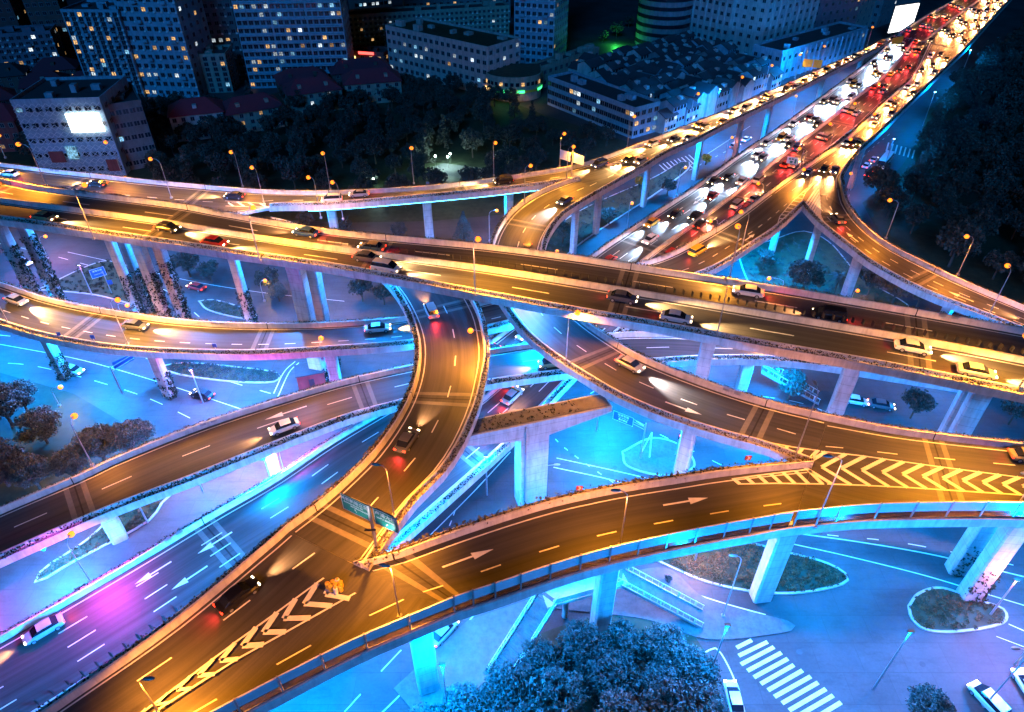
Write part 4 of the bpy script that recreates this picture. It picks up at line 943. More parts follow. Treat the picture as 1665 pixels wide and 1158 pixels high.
building('apartment_tower', 'red-brown tower in the top left corner', (-60,100), (52,92), h=64, depth=18, wall='wall_red', nx=8, nz=18, lit=.1, warm=.6)
building('apartment_tower', 'narrow brown tower between the red-brown tower and the blue tower', (75,100), (128,96), h=60, depth=16, wall='wall_brown', nx=5, nz=17, lit=.14, warm=.4)
building('apartment_block', 'long purplish five-storey block at the left edge below the red-brown tower', (-60,125), (104,112), top=(54,'r'), depth=14, wall='wall_purple', nx=14, nz=6, lit=.16, style='ac')
tH, WH, hH = building('patterned_building', 'blue building with lattice facade and a glowing white screen beside the left trees', (72,290), (206,285), top=(164,'r'), depth=22, wall='wall_blue', nx=9, nz=5, ww=1.8, wh=1.3, lit=.04, warm=0)
m = MB(); 
for i in range(13):
    for j in range(11):
        x, z = WH*(i+.5)/13, hH*(j+.5)/11; r_ = random.choice((-1, 1))*WH/28
        for sg in (1, -1):
            q = Vector((x, -.5, z)); e = Vector((WH/27, 0, sg*r_*.9)); n_ = Vector((0, 0, .09)); m.quad(q-e-n_, q+e-n_, q+e+n_, q-e+n_)
m.build('lattice', 'frosted_panel', tH)
m = MB(); m.box((WH*.76, -.9, hH*.74), (WH*.38, .3, hH*.24)); m.build('screen', 'screen_white', tH)
for x, z, sx, sz, mt in ((.28, .3, .17, .15, 'wall_red'), (.47, .35, .12, .17, 'lit_window_blue'), (.9, .16, .14, .16, 'wall_red')): m = MB(); m.box((WH*x, -.8, hH*z), (WH*sx, .2, hH*sz)); m.build('panel', mt, tH)
building('office_block', 'dark block adjoining the patterned building on its right', (209,278), (262,268), top=(168,'r'), depth=20, wall='wall_dark', nx=5, nz=5, lit=.1)
for i, (a, b, tp, wl_, rm, l) in enumerate((((-40,250),(44,246),196,'wall_red','roof_tile_red','red-roofed house at the left edge, nearest the patterned building'), ((-50,205),(40,190),160,'wall_red','roof_tile_red','red-roofed house at the left edge, second row'), ((42,168),(120,158),135,'wall_pink','roof_tile_red','red-roofed house with a pink gable behind the patterned building, left'), ((115,165),(175,160),136,'wall_pink','roof_tile_red','red-roofed house behind the patterned building, right'), ((-50,160),(50,150),122,'wall_brown','roof_tile_dark','dark-roofed house in the back row at the left edge'), ((60,140),(130,134),112,'wall_brown','roof_tile_red','red-roofed house at the foot of the narrow brown tower'),
        ((287,232),(372,222),182,'wall_pale','roof_tile_red','white villa with red roof at the left end of the villa row'), ((376,222),(468,205),172,'wall_beige','roof_tile_red','beige villa with red roof, second of the villa row'), ((475,190),(560,178),145,'wall_beige','roof_tile_red','beige villa with red roof, third of the villa row'), ((565,172),(655,165),132,'wall_beige','roof_tile_red','villa with red roof right of the third one'), ((460,165),(540,155),128,'wall_brown','roof_tile_red','red-roofed villa in the back row, left'), ((545,150),(640,140),112,'wall_brown','roof_tile_red','red-roofed villa in the back row, right'))):
    building('house', l, a, b, top=(tp,'r'), depth=13, wall=wl_, nx=6, nz=3, ww=1.2, wh=1.3, lit=.12, roof='hip', roofmat=rm, cat='house', warm=.6)
building('apartment_block', 'long pale slab with many small windows across the top middle', (572,80), (828,62), top=(28,'l'), depth=12, wall='wall_beige', nx=34, nz=6, ww=1.2, wh=1.2, lit=.13, warm=.4, style='ac')
building('apartment_block', 'bright-lit pale block at the very top beside the banded tower', (580,40), (640,34), h=22, depth=12, wall='wall_pale', nx=9, nz=6, lit=.3, warm=.0)
building('apartment_block', 'dark distant block at the top edge right of the pale slab', (660,38), (830,30), h=14, depth=12, wall='wall_dark', nx=16, nz=4, lit=.18)
building('school_building', 'pink five-storey building with ribbon windows and a planted roof', (634,115), (794,157), top=(81,'r'), depth=20, wall='wall_pink', nx=18, nz=5, ww=1.7, wh=1.5, lit=.17, warm=.1, nside=5, roofmat='grass')
tN, WN, hN = building('shop_building', 'small red building with a glowing neon panel left of the pink one', (572,112), (626,116), top=(86,'l'), depth=10, wall='wall_red', nx=4, nz=2, lit=.3, warm=1)
m = MB(); m.box((WN*.12, -.3, hN*.45), (1.4, .3, hN*.75)); m.build('neon_panel', 'shop_warm', tN); m = MB(); m.box((WN*.5, -.3, hN*1.05), (WN*.45, .3, 1.0)); m.build('neon_panel', 'shop_red', tN)
building('apartment_tower', 'pale blue twin-faced tower at the top centre', (836,102), (899,108), h=86, depth=22, wall='wall_blue', nx=7, nz=27, lit=.06, nside=8, style='ac')
building('apartment_tower', 'white office tower with long vertical slots, left half', (1119,74), (1178,90), h=90, depth=30, wall='wall_pale', nx=6, nz=24, lit=.05, style='fins', side='L', nside=0)
building('apartment_tower', 'white office tower with long vertical slots, right half', (1230,100), (1312,76), h=90, depth=26, wall='wall_pale', nx=8, nz=24, lit=.05, style='fins', side='L', nside=6)
building('apartment_tower', 'purple tower right of the white office tower', (1322,74), (1384,62), h=70, depth=20, wall='wall_purple', nx=6, nz=18, lit=.06, side='L')
building('apartment_tower', 'pale pink tower by the big lit billboard', (1384,58), (1420,40), h=66, depth=18, wall='wall_pink', nx=4, nz=16, lit=.05, side='L')
building('street_block', 'low blue building with vertical ribs under the upper right ramp', (1262,132), (1398,88), h=11, depth=14, wall='wall_blue', nx=16, nz=2, style='fins', lit=.05, side='L')
tb, wb_, hb_ = building('office_block', 'dark gridded block behind the big white billboard', (1424,46), (1490,20), h=24, depth=18, wall='wall_grey', nx=8, nz=6, lit=.1, side='L')
f = U(1459, 62); t = thing('billboard', 'glaring white billboard on posts beyond the upper right ramp', 'billboard', tuple(f), radians(28))
hb = next(k/4 for k in range(20, 400) if P(f+Vector((0, 0, k/4)))[1] < 8); m = MB(); m.box((0, 0, hb-6), (17, .6, 12)); m.build('screen', 'billboard_glow', t); m = MB(); m.box((0, .5, hb-6), (17.6, .5, 12.6)); m.build('frame', 'dark_metal', t)
for x in (-5, 5): m = MB(); m.tube([(x, .6, 0), (x, .6, hb-12)], .35); m.build('post', 'dark_metal', t)
building('office_block', 'brown block left of the white office tower beside the round tower', (1060,55), (1112,62), h=40, depth=16, wall='wall_brown', nx=6, nz=10, lit=.04, side='L')
# row building and lane houses
building('row_building', 'long three-storey row with glazed galleries facing the park', (890,170), (1027,226), top=(180,'r'), depth=12, wall='wall_blue', nx=22, nz=3, ww=1.9, wh=1.6, lit=.16, nside=4)
c0 = U(835, 162); t = thing('corner_shop', 'rounded two-storey corner building with green and yellow lit shop band', 'shop', tuple(c0)); m = MB(); R_ = 11; hh = 9
pts = [(R_*cos(a), R_*sin(a)*.8+6) for a in [pi+pi*k/16 for k in range(17)]]+[(R_, 16), (-R_, 16)]; m.prism(pts, 0, hh); m.build('wall', 'wall_beige', t)
for a0, a1, mt in ((0, 4, 'shop_warm'), (4, 10, 'shop_green'), (10, 13, 'sign_yellow'), (13, 16, 'shop_green')):
    m = MB(); 
    for k in range(a0, a1):
        p, q = [Vector((R_*1.03*cos(a), R_*1.03*sin(a)*.8+6, 0)) for a in (pi+pi*k/16, pi+pi*(k+1)/16)]; m.quad(p+Vector((0,0,3.2)), q+Vector((0,0,3.2)), q+Vector((0,0,4.1)), p+Vector((0,0,4.1)))
    m.build('shop_sign', mt, t)
for k in range(15):
    a = pi+pi*(k+.7)/16; m = MB(); m.box((0,0,0), (1.3,.12,1.3), Matrix.Rotation(a+pi/2, 3, 'Z')); o = m.build('window', 'lit_window_warm' if k % 4 == 1 else 'dark_glass', t); o.location = (R_*1.01*cos(a), R_*1.01*sin(a)*.8+6, 6.3)
m = MB(); m.prism([(p[0]*.96, p[1]*.96+.3) for p in pts], hh, hh+.3); m.build('roof', 'grass', t)
spotlight(t, (0, -12, 7), 16000, (1, .55, .2), radians(150), .5, 1)
building('boundary_building', 'long low beige wing running right from the rounded corner shop', (872,148), (972,112), h=8, depth=6, wall='wall_beige', nx=12, nz=2, lit=.1, side='L')
q00, q10, q01, q11 = U(1075, 222), U(1262, 142), U(930, 128), U(1110, 82)
nu, nv = 12, 9; cnt = 0
for i in range(nv):
    for j in range(nu):
        a = (j+.5)/nu; b = (i+.5)/nv; p = q00.lerp(q10, a).lerp(q01.lerp(q11, a), b)
        p += Vector((random.uniform(-.8, .8), random.uniform(-.8, .8), 0)); pp = P(p)
        d = (q10-q00); rz = atan2(d.y, d.x)+random.choice((0, 0, 0, pi/2)); w_, dp, h_ = random.uniform(6.5, 9), random.uniform(5.5, 7.5), random.uniform(5, 9)
        row = ORD[i]; t = thing('house', 'dark-roofed lane house, %s from the left in the %s row back from the ramp' % (ORD[j], row), 'house', (p.x, p.y, 0), rz, 'lane houses beside the upper right ramp')
        m = MB(); m.box((0, 0, h_/2), (w_, dp, h_)); m.poly([(-w_/2, -dp/2, h_), (-w_/2, dp/2, h_), (-w_/2, 0, h_+dp*.26)][::-1]); m.poly([(w_/2, -dp/2, h_), (w_/2, dp/2, h_), (w_/2, 0, h_+dp*.26)]); m.build('wall', random.choice(('wall_pale', 'wall_blue', 'wall_grey')), t)
        m = MB(); e = .5
        for s_ in (-1, 1):
            z1 = h_+dp*.26+.1; z0 = h_-.1; x = w_/2+.3; y = s_*(dp/2+e); m.quad((-x, 0, z1), (x, 0, z1), (x, y, z0), (-x, y, z0)); m.quad((-x, 0, z1-.18), (-x, y, z0-.18), (x, y, z0-.18), (x, 0, z1-.18)); m.quad((-x, y, z0-.18), (-x, y, z0), (x, y, z0), (x, y, z0-.18)); m.quad((-x,0,z1-.18),(-x,0,z1),(-x,y,z0),(-x,y,z0-.18))
        ro = m.build('roof', 'roof_tile_dark', t)
        if random.random() < .6: m = MB(); m.box((w_*.25, -dp*.2, h_+1.1), (1.6, 1.6, 1.6)); m.build('dormer', 'wall_pale', ro)
        for k in range(4):
            for fl in (1, 2):
                m = MB(); m.box((-w_*.36+k*w_*.24, -dp/2-.04, h_*fl/2-1.2), (1.1, .12, 1.2)); m.build('window', random.choice(['dark_glass']*9+['lit_window_white', 'lit_window_warm']), t)
c0 = U(1075, 70); t = thing('round_tower', 'dark cylindrical building with banded windows near the green-lit tree', 'building', tuple(c0)); R_ = 13
m = MB(); m.prism([(R_*cos(2*pi*k/32), R_*sin(2*pi*k/32)) for k in range(32)], 0, 27); m.build('wall', 'wall_grey', t)
for f in range(7):
    m = MB(); m.prism([(R_*1.012*cos(2*pi*k/32), R_*1.012*sin(2*pi*k/32)) for k in range(32)], f*3.8+1.4, f*3.8+3.0); m.build('window_band', 'dark_glass', t)
# ------------------------------------------------------------------ vehicles
def loft(secs, n=None):
    m = MB(); rings = [[m.vert(p) for p in s] for s in secs]; k = len(rings[0])
    for a, b in zip(rings, rings[1:]):
        for j in range(k): m.face((a[j], b[j], b[(j+1) % k], a[(j+1) % k]))
    m.face(rings[0]); m.face(rings[-1][::-1]); return m
def sec(x, hw, z0, z1, c=.12): return [(x, -hw+c, z0), (x, hw-c, z0), (x, hw, z0+c), (x, hw, z1-c*1.2), (x, hw-c*1.3, z1), (x, -hw+c*1.3, z1), (x, -hw, z1-c*1.2), (x, -hw, z0+c)]
SPEC = {'saloon': dict(L=4.6, W=.9, body=[(-2.3,.78,.42,.8),(-2.15,.88,.3,.92),(-1.3,.9,.25,.97),(0,.91,.25,.96),(1.1,.9,.25,.92),(1.9,.86,.28,.78),(2.3,.7,.38,.62)], gl=[(-1.75,.7,.93,.98),(-1.15,.72,.93,1.36),(-.2,.74,.93,1.45),(.55,.72,.93,1.38),(1.25,.68,.9,.96)], roof=(-1.1,.5,1.44,.68), wx=1.35),
        'van': dict(L=4.7, W=.92, body=[(-2.35,.84,.4,1.0),(-2.25,.9,.28,1.1),(0,.92,.25,1.08),(1.3,.91,.25,1.02),(2.05,.87,.28,.86),(2.35,.72,.38,.66)], gl=[(-2.25,.78,1.05,1.2),(-2.05,.8,1.05,1.68),(0,.82,1.05,1.78),(.8,.8,1.04,1.7),(1.65,.74,.98,1.05)], roof=(-2.0,.75,1.77,.75), wx=1.4),
        'bus': dict(L=10.5, W=1.22, body=[(-5.25,1.18,.45,1.5),(-5.15,1.22,.35,1.55),(5.1,1.22,.35,1.55),(5.25,1.16,.45,1.5)], gl=[(-5.2,1.16,1.5,2.75),(-5.1,1.19,1.5,2.85),(5.05,1.19,1.5,2.85),(5.2,1.12,1.5,2.7)], roof=(-5.15,5.1,2.95,1.18), wx=3.4)}
BODYM, GLM, LAMPM, WH_ = {}, {}, {}, None
BEAMS = {}
for bk, (e, c, e2) in {'gold': (95000, (1, .55, .2), 300), 'white': (80000, (.9, .75, .7), 300), 'cool': (42000, (.5, .7, 1), 300), 'red': (24000, (1, .42, .15), 1100), 'far': (60000, (1, .5, .15), 400), 'farred': (26000, (1, .35, .1), 1300)}.items():
    l = bpy.data.lights.new('headlight_beam', 'SPOT'); l.energy = e; l.color = c; l.spot_size = radians(44); l.spot_blend = 1.0; l.shadow_soft_size = .25
    l2 = bpy.data.lights.new('taillight_glow', 'SPOT'); l2.energy = e2; l2.color = (1, .03, .03); l2.spot_size = radians(120); l2.spot_blend = 1.0; l2.shadow_soft_size = .3
    BEAMS[bk] = (l, l2)
wm = MB(); R_ = .33
wm.tube([(0, -.11, 0), (0, .11, 0)], R_, 14); WHEEL = wm.mesh('wheel', 'rubber', True); wm = MB(); wm.tube([(0, -.12, 0), (0, .12, 0)], R_*.6, 10); RIM = wm.mesh('rim', 'galvanised')
def make_vehicle(kind, col, beam):
    s = SPEC[kind]; t = link({'saloon': 'saloon_car', 'van': 'people_carrier', 'bus': 'bus'}[kind], None)
    if (kind, col) not in BODYM:
        m = loft([sec(*b) for b in s['body']]); x0, x1, zr, hw = s['roof']; r = loft([sec(x0, hw-.05, zr-.1, zr+.0, .03), sec((x0+x1)/2, hw, zr-.1, zr+.04, .03), sec(x1, hw-.04, zr-.1, zr-.01, .03)])
        off = len(m.v); m.v += r.v; m.f += [tuple(off+k for k in f) for f in r.f]; m.m += r.m; BODYM[kind, col] = m.mesh('body', col, False)
    if kind not in GLM:
        GLM[kind] = loft([sec(a, b, c, d, .05) for a, b, c, d in s['gl']]).mesh('windows', 'dark_glass')
        L2 = s['L']/2; q = MB(); q.box((0, 0, 0), (.16, .34, .17)); a = q.mesh('headlight', 'head_lens'); q = MB(); q.box((0, 0, 0), (.12, .36, .17)); LAMPM[kind] = (a, q.mesh('taillight', 'tail_lens'))
    link('body', BODYM[kind, col], t); link('windows', GLM[kind], t)
    L2 = s['L']/2; w_ = s['W']
    for sx in (-1, 1):
        for sy in (-1, 1):
            o = link('wheel', WHEEL, t); o.location = (sx*s['wx'], sy*(w_-.1), R_); r = link('rim', RIM, o)
    for sy in (-1, 1):
        z = .66 if kind != 'bus' else .8
        o = link('headlight', LAMPM[kind][0], t); o.location = (L2-(.16 if kind != 'bus' else .02), sy*(w_-.3), z)
        o = link('taillight', LAMPM[kind][1], t); o.location = (-L2+.05, sy*(w_-.24), z+.08)
    if beam:
        o = link('headlight_beam', BEAMS[beam][0], t); o.location = (L2+.1, 0, .9); o.rotation_euler = (0, radians(-(90-15)), 0)
        o = link('taillight_glow', BEAMS[beam][1], t); o.location = (-L2-.1, 0, .9); o.rotation_euler = (0, radians(60), 0)
    return t
FIRST = {}
def copy_vehicle(r):
    c = r.copy(); COL.objects.link(c)
    for ch in r.children:
        d = ch.copy(); COL.objects.link(d); d.parent = c
        for g_ in ch.children: e = g_.copy(); COL.objects.link(e); e.parent = d
    return c
COLS = [('white', 'car_white')]*4+[('silver', 'car_silver')]*3+[('black', 'car_black')]*3+[('grey', 'car_grey')]*2+[('red', 'car_red'), ('blue', 'car_blue'), ('gold', 'car_gold'), ('yellow', 'car_yellow')]
def place(kind, col, p, rz, label, group=None, pitch=0, beam=None):
    k = (kind, col, beam)
    if k not in FIRST: FIRST[k] = t = make_vehicle(kind, col, beam)
    else: t = copy_vehicle(FIRST[k])
    t.location = p; t.rotation_euler = (0, -pitch, rz); tag(t, label, 'bus' if kind == 'bus' else 'car', group); return t
KW = {'saloon': 'saloon', 'van': 'people carrier', 'bus': 'bus'}
def traffic(key, w_, sgn, gap, phrase, lane, d0=0, d1=None, beam='gold'):
    D = DECKS[key]; d1 = D.len if d1 is None else d1; d = d0+random.uniform(2, gap); items = []
    while d < d1-4:
        q = P(D.at(d, w_))
        if -30 < q[0] < 1700 and -20 < q[1] < 1180: items.append((d, q[0]))
        d += gap*random.uniform(.65, 1.4)
    items.sort(key=lambda x: x[1])
    for i, (d, x) in enumerate(items):
        cn, cm = random.choice(COLS); kd = random.choice(['saloon']*3+['van']); 
        rz = D.heading(d, w_)+(0 if sgn > 0 else pi); p = D.at(d, w_, .01); p2 = D.at(min(D.len, d+2), w_); p1 = D.at(max(0, d-2), w_)
        pt = atan2(p2.z-p1.z, max(.1, (p2-p1).to_2d().length))*sgn
        place(kd, cm, p, rz, '%s %s, %s from the left in the %s of the %s' % (cn, KW[kd], ORD[min(i, 29)], lane, phrase), 'traffic on the '+phrase, pt, beam)
traffic('A', .14, -1, 58, 'top flyover', 'far outer lane', beam='red'); traffic('A', .34, -1, 66, 'top flyover', 'far inner lane', beam='red'); traffic('A', .66, 1, 38, 'top flyover', 'near inner lane'); traffic('A', .86, 1, 44, 'top flyover', 'near outer lane')
traffic('E', .28, -1, 30, 'rear viaduct', 'far lane'); traffic('E', .7, -1, 60, 'rear viaduct', 'near lane'); traffic('K', .2, -1, 22, 'upper right ramp', 'far lane'); traffic('K', .5, -1, 20, 'upper right ramp', 'middle lane'); traffic('K', .8, -1, 22, 'upper right ramp', 'near lane')
traffic('F', .27, 1, 34, 'right curved ramp', 'far lane', beam='white'); traffic('J', .3, 1, 34, 'low left viaduct', 'far lane'); traffic('C', .3, -1, 46, 'sickle-shaped ramp', 'left lane', beam='red'); traffic('T', .15, -1, 45, 'lower trunk deck', 'left lane', beam='red')
for k, (w_, g_) in enumerate(((.085, 27), (.195, 24), (.305, 25), (.42, 32))): traffic('M', w_, 1, g_, 'broad mainline', ORD[k]+' lane', d1=300, beam='cool')
for k, (w_, g_) in enumerate(((.085, 60), (.195, 50), (.305, 46), (.42, 70))): traffic('M', w_, 1, g_, 'lower left mainline', ORD[k]+' lane', d0=330, beam='red')
traffic('M', .59, -1, 30, 'broad mainline', 'fifth lane', beam='red'); traffic('M', .7, -1, 26, 'broad mainline', 'sixth lane', d1=330, beam='red'); traffic('M', .8, -1, 28, 'broad mainline', 'seventh lane', d1=330, beam='red')
for k, w_ in enumerate((.2, .5, .8)): traffic('LG', w_, -1, 24, 'traffic-filled ramp', ORD[k]+' lane', beam='farred')
for k, w_ in enumerate((.06, .15, .25, .35)): traffic('TR', w_, 1, 32, 'distant expressway', ORD[k]+' lane', beam='far')
for k, w_ in enumerate((.5, .6, .7, .8, .92)): traffic('TR', w_, -1, 28, 'distant expressway', ORD[k+4]+' lane', beam='farred')
traffic('L', .5, -1, 40, 'looping slip road', 'middle lane', beam='red'); traffic('I', .72, -1, 50, 'lower blue-walled ramp', 'near lane', beam='red'); traffic('DB', .15, 1, 40, 'merged right deck', 'far lane', beam='white')
def gcar(kind, col, px, py, to, label):
    a, b = U(px, py), U(*to); place(kind, col, a, atan2(b.y-a.y, b.x-a.x), label)
gcar('saloon', 'car_white', 1192, 1140, (1186, 1115), 'white car parked beside the kerb at the bottom, right of the grove')
gcar('van', 'car_white', 1603, 1142, (1575, 1112), 'white hatchback turning at the lower right corner')
gcar('saloon', 'car_white', 1668, 1120, (1650, 1092), 'white car cut off by the right edge')
gcar('bus', 'car_white', 1437, 268, (1450, 252), 'white bus waiting at the crossing beside the right wood')
for i, (x, y) in enumerate(((1408,272),(1420,262),(1425,280),(1412,286))): gcar('saloon', ('car_white','car_silver','car_red','car_black')[i], x, y, (x+12, y-12), '%s car in the queue beside the white bus' % ('white','silver','red','black')[i])
gcar('saloon', 'car_silver', 722, 1030, (745, 1005), 'silver car half hidden under the nearest ramp'); gcar('saloon', 'car_white', 1213, 229, (1225, 222), 'white car parked under the upper right ramp'); gcar('van', 'car_silver', 1195, 240, (1207, 233), 'silver van parked under the upper right ramp')
for i, (x, y, tx, ty) in enumerate(((1390,655,1420,660),(1432,662,1460,667),(120,605,150,612),(330,645,300,637),(40,430,70,438),(320,470,290,462))): gcar('saloon', ('car_white','car_grey','car_silver','car_black','car_white','car_red')[i], x, y, (tx, ty), '%s car on the street, %s' % (('white','grey','silver','black','white','red')[i], ('under the flyover right of the second right pier','right of the white car under the flyover','left of the low viaduct piers','below the low left viaduct','at the left edge behind the flyover piers','behind the small island under the flyover')[i]))
# ------------------------------------------------------------------ signs
def text(parent, s, loc, size, M, mat='sign_white', al='CENTER'):
    c = bpy.data.curves.new('sign_text', 'FONT'); c.body = s; c.size = size; c.align_x = al; c.align_y = 'CENTER'; c.extrude = .01; c.materials.append(MATS[mat])
    tmp = bpy.data.objects.new('tmp', c); COL.objects.link(tmp); bpy.context.view_layer.update()
    me = bpy.data.meshes.new_from_object(tmp.evaluated_get(bpy.context.evaluated_depsgraph_get())); bpy.data.objects.remove(tmp)
    o = link('lettering', me, parent); o.matrix_local = Matrix.Translation(loc) @ M; return o
def sign_board(t, a, b, hgt, mat='sign_green', lines=(), back=False, border=True, name='sign_board'):
    """vertical board between world points a (left) and b (right), top edge at their height; t at foot"""
    o0 = t.location; c = (a+b)/2-Vector((0, 0, hgt/2)); d = b-a; L = d.length; rz = atan2(d.y, d.x); R = Matrix.Rotation(rz, 3, 'Z')
    m = MB(); m.box(c-o0, (L, .08, hgt), R); bo = m.build(name, mat, t)
    n = R @ Vector((0, -1, 0)); T = Matrix.Rotation(rz, 4, 'Z') @ Matrix.Rotation(pi/2, 4, 'X')
    if border:
        m = MB(); e = .05
        for cx, cz, sx, sz in ((0, hgt/2-e, L, e), (0, -hgt/2+e, L, e), (-L/2+e, 0, e, hgt), (L/2-e, 0, e, hgt)): m.box(c-o0+n*.05+R @ Vector((cx, 0, cz)), (sx, .02, sz), R)
        m.build('border', 'sign_white', bo)
    for s, u, v, size in lines: text(bo, s, c-o0+n*.055+R @ Vector((u*L/2, 0, v*hgt/2)), size, T)
    return bo, c, R, n
def sign_arrow(bo, t, c, R, n, u, v, s, ang):
    m = MB(); pts = [(-.07, -.5), (.07, -.5), (.07, .1), (.25, .02), (0, .5), (-.25, .02), (-.07, .1)]
    q = [(x*cos(ang)-y*sin(ang), x*sin(ang)+y*cos(ang)) for x, y in pts]
    m.poly([c-t.location+n*.06+R @ Vector((u+x*s, 0, v+y*s)) for x, y in q]); m.build('arrow', 'sign_white', bo)
def pole(t, h, r=.16, x=(0, 0, 0), name='pole'): m = MB(); m.tube([x, (x[0], x[1], h)], [r, r*.8], 10); m.build(name, 'galvanised', t)
f = U(613, 893, 21); t = thing('direction_sign', 'pair of green direction boards with white lettering on one post at the lower gore', 'road sign', tuple(f))
pole(t, 7.4, .2); zt = 28.2
bo, c, R, n = sign_board(t, U(553, 801, zt), U(597, 822, zt), 2.5, lines=(('共和新路立交', 0, .55, .6), ('GONGHEXIN RD', -.1, .14, .34), ('INTERCHANGE', .3, -.16, .34))); sign_arrow(bo, t, c, R, n, 0, -.62, .55, .45)
bo, c, R, n = sign_board(t, U(606, 825, zt), U(645, 843, zt), 2.5, lines=(('卢浦大桥', 0, .5, .7), ('LUPU BRIDGE', 0, .0, .38))); sign_arrow(bo, t, c, R, n, .1, -.62, .5, -.45)
q = MB(); q.box((.2, -1.6, 5.4), (1.2, .2, .15)); lm = q.build('added_sign_lamp', 'dark_metal', t)  # added lamp bar for the spots that brighten the boards
for sx, sy in ((-1.6, -2.2), (2.0, -2.2)): o = spotlight(t, (sx, sy, 4.6), 420, (1, .95, .9), radians(80), .6, .1); o.rotation_mode = 'QUATERNION'; o.rotation_quaternion = Vector((0, 1, .7)).to_track_quat('-Z', 'Y')
m = MB(); m.tube([U(570,811,27.6)-f+Vector((0,.15,0)), U(640,842,27.6)-f+Vector((0,.15,0))], .07); m.tube([U(570,811,26.9)-f+Vector((0,.15,0)), U(640,842,26.9)-f+Vector((0,.15,0))], .07); m.build('cross_bar', 'galvanised', t)
f = U(929, 291, 16.5); t = thing('direction_sign', 'pair of golden blank sign backs on a post at the upper gore', 'road sign', tuple(f)); pole(t, 8, .22)
for a, b in (((911,243),(928,248)), ((933,249),(950,254))): sign_board(t, U(*a, 23.5), U(*b, 23.5), 2.3, 'sign_white', border=False)
f = U(1305, 112, 13.5); t = thing('direction_sign', 'two small orange-lit sign backs over the upper right ramp', 'road sign', tuple(f)); pole(t, 7.5, .2)
for a, b in (((1307,96),(1323,97)), ((1324,97),(1338,98))): sign_board(t, U(*a, 20), U(*b, 20), 2.6, 'sign_yellow', border=False)
f = U(1041, 746, 0); t = thing('direction_sign', 'large white direction board on a bracket over the middle crossing', 'road sign', tuple(f)); pole(t, 8.2, .14)
a, b = U(998, 667, 8), U(1031, 680, 8); sign_board(t, a, b, 1.9, 'sign_blue', lines=(('延安东路', 0, .5, .5), ('YAN AN RD (E)', 0, .0, .26), ('重庆南路', 0, -.5, .4)))
m = MB(); q = U(1041, 684, 7.8)-f
for z in (7.7, 7.2, 6.7): m.tube([(0, 0, z), (b-f)+Vector((0, 0, z-8))], .05, 6)
m.build('bracket', 'galvanised', t)
f = U(1297, 282, 9.5); t = thing('direction_sign', 'white and green direction board over the pink carriageway', 'road sign', tuple(f)); pole(t, 6.5, .15)
bo, c, R, n = sign_board(t, U(1281, 254, 15.5), U(1299, 257, 15.5), 1.9, 'sign_white', border=False)
for u, v, su, sv in ((-.7,.35,.5,.4),(0,.4,.5,.35),(.8,.3,.5,.4),(-.2,-.4,.7,.6),(.8,-.3,.5,.8)):
    m = MB(); m.box(c-f+n*.06+R @ Vector((u, 0, v)), (su, .02, sv), R); m.build('panel', 'sign_green', bo)
f = U(182, 478, 0); t = thing('direction_sign', 'pale blue direction board with small speed sign beside the flyover piers', 'road sign', tuple(f)); pole(t, 6, .12)
sign_board(t, U(144, 440, 6.3), U(168, 433, 6.3), 2.2, 'sign_blue', lines=(('淮海中路', 0, .45, .5), ('HUAIHAI RD', 0, -.3, .3))); m = MB(); m.tube([(0, 0, 5.2), U(160, 438, 5.2)-f], .05); m.build('bracket', 'galvanised', t)
bo = sign_board(t, U(173, 456, 4.4), U(181, 455, 4.4), 1.1, 'sign_blue', border=False)
f = U(199, 640, 0); t = thing('gantry_sign', 'cantilever sign frame over the left street below the low viaduct', 'road sign', tuple(f)); pole(t, 6.5, .16)
a, b = U(182, 590, 6.6), U(214, 574, 6.6); sign_board(t, a, b, 1.6, 'sign_blue', border=False); m = MB(); m.tube([(0, 0, 6.2), b-f-Vector((0,0,.4))], .07); m.tube([(0, 0, 5.4), b-f-Vector((0,0,1.2))], .07); m.build('truss_arm', 'galvanised', t)
for px, py, z, l in ((941, 805, 21.6, 'red and white chevron plate behind the wall of the nearest ramp, left'), (1213, 756, 21.6, 'red and white chevron plate near the tip of the right gore')):
    f = U(px, py, z); t = thing('chevron_sign', l, 'road sign', tuple(f)); pole(t, 1.6, .04); m = MB(); m.box((0, -.05, 1.3), (.75, .04, .75)); bo = m.build('plate', 'red_paint', t)
    m = MB(); m.poly([(-.22, -.09, 1.62), (.02, -.09, 1.62), (.24, -.09, 1.3), (.02, -.09, .98), (-.22, -.09, .98), (0, -.09, 1.3)][::-1]); m.build('chevron', 'white_paint', bo)
for i, (px, py) in enumerate(((155,558),(352,572),(100,553),(696,306),(753,312))):
    f = U(px, py, 15.3); t = thing('parapet_plate', 'small square plate on the viaduct wall, %s' % ('over the second left pier','above the middle of the low viaduct','near the left end of the low viaduct','on the rear viaduct left of centre','on the rear viaduct right of centre')[i], 'road sign', tuple(f)); pole(t, 1.2, .04); m = MB(); m.box((0, 0, 1.3), (.7, .06, .7)); m.build('plate', 'sign_blue', t)
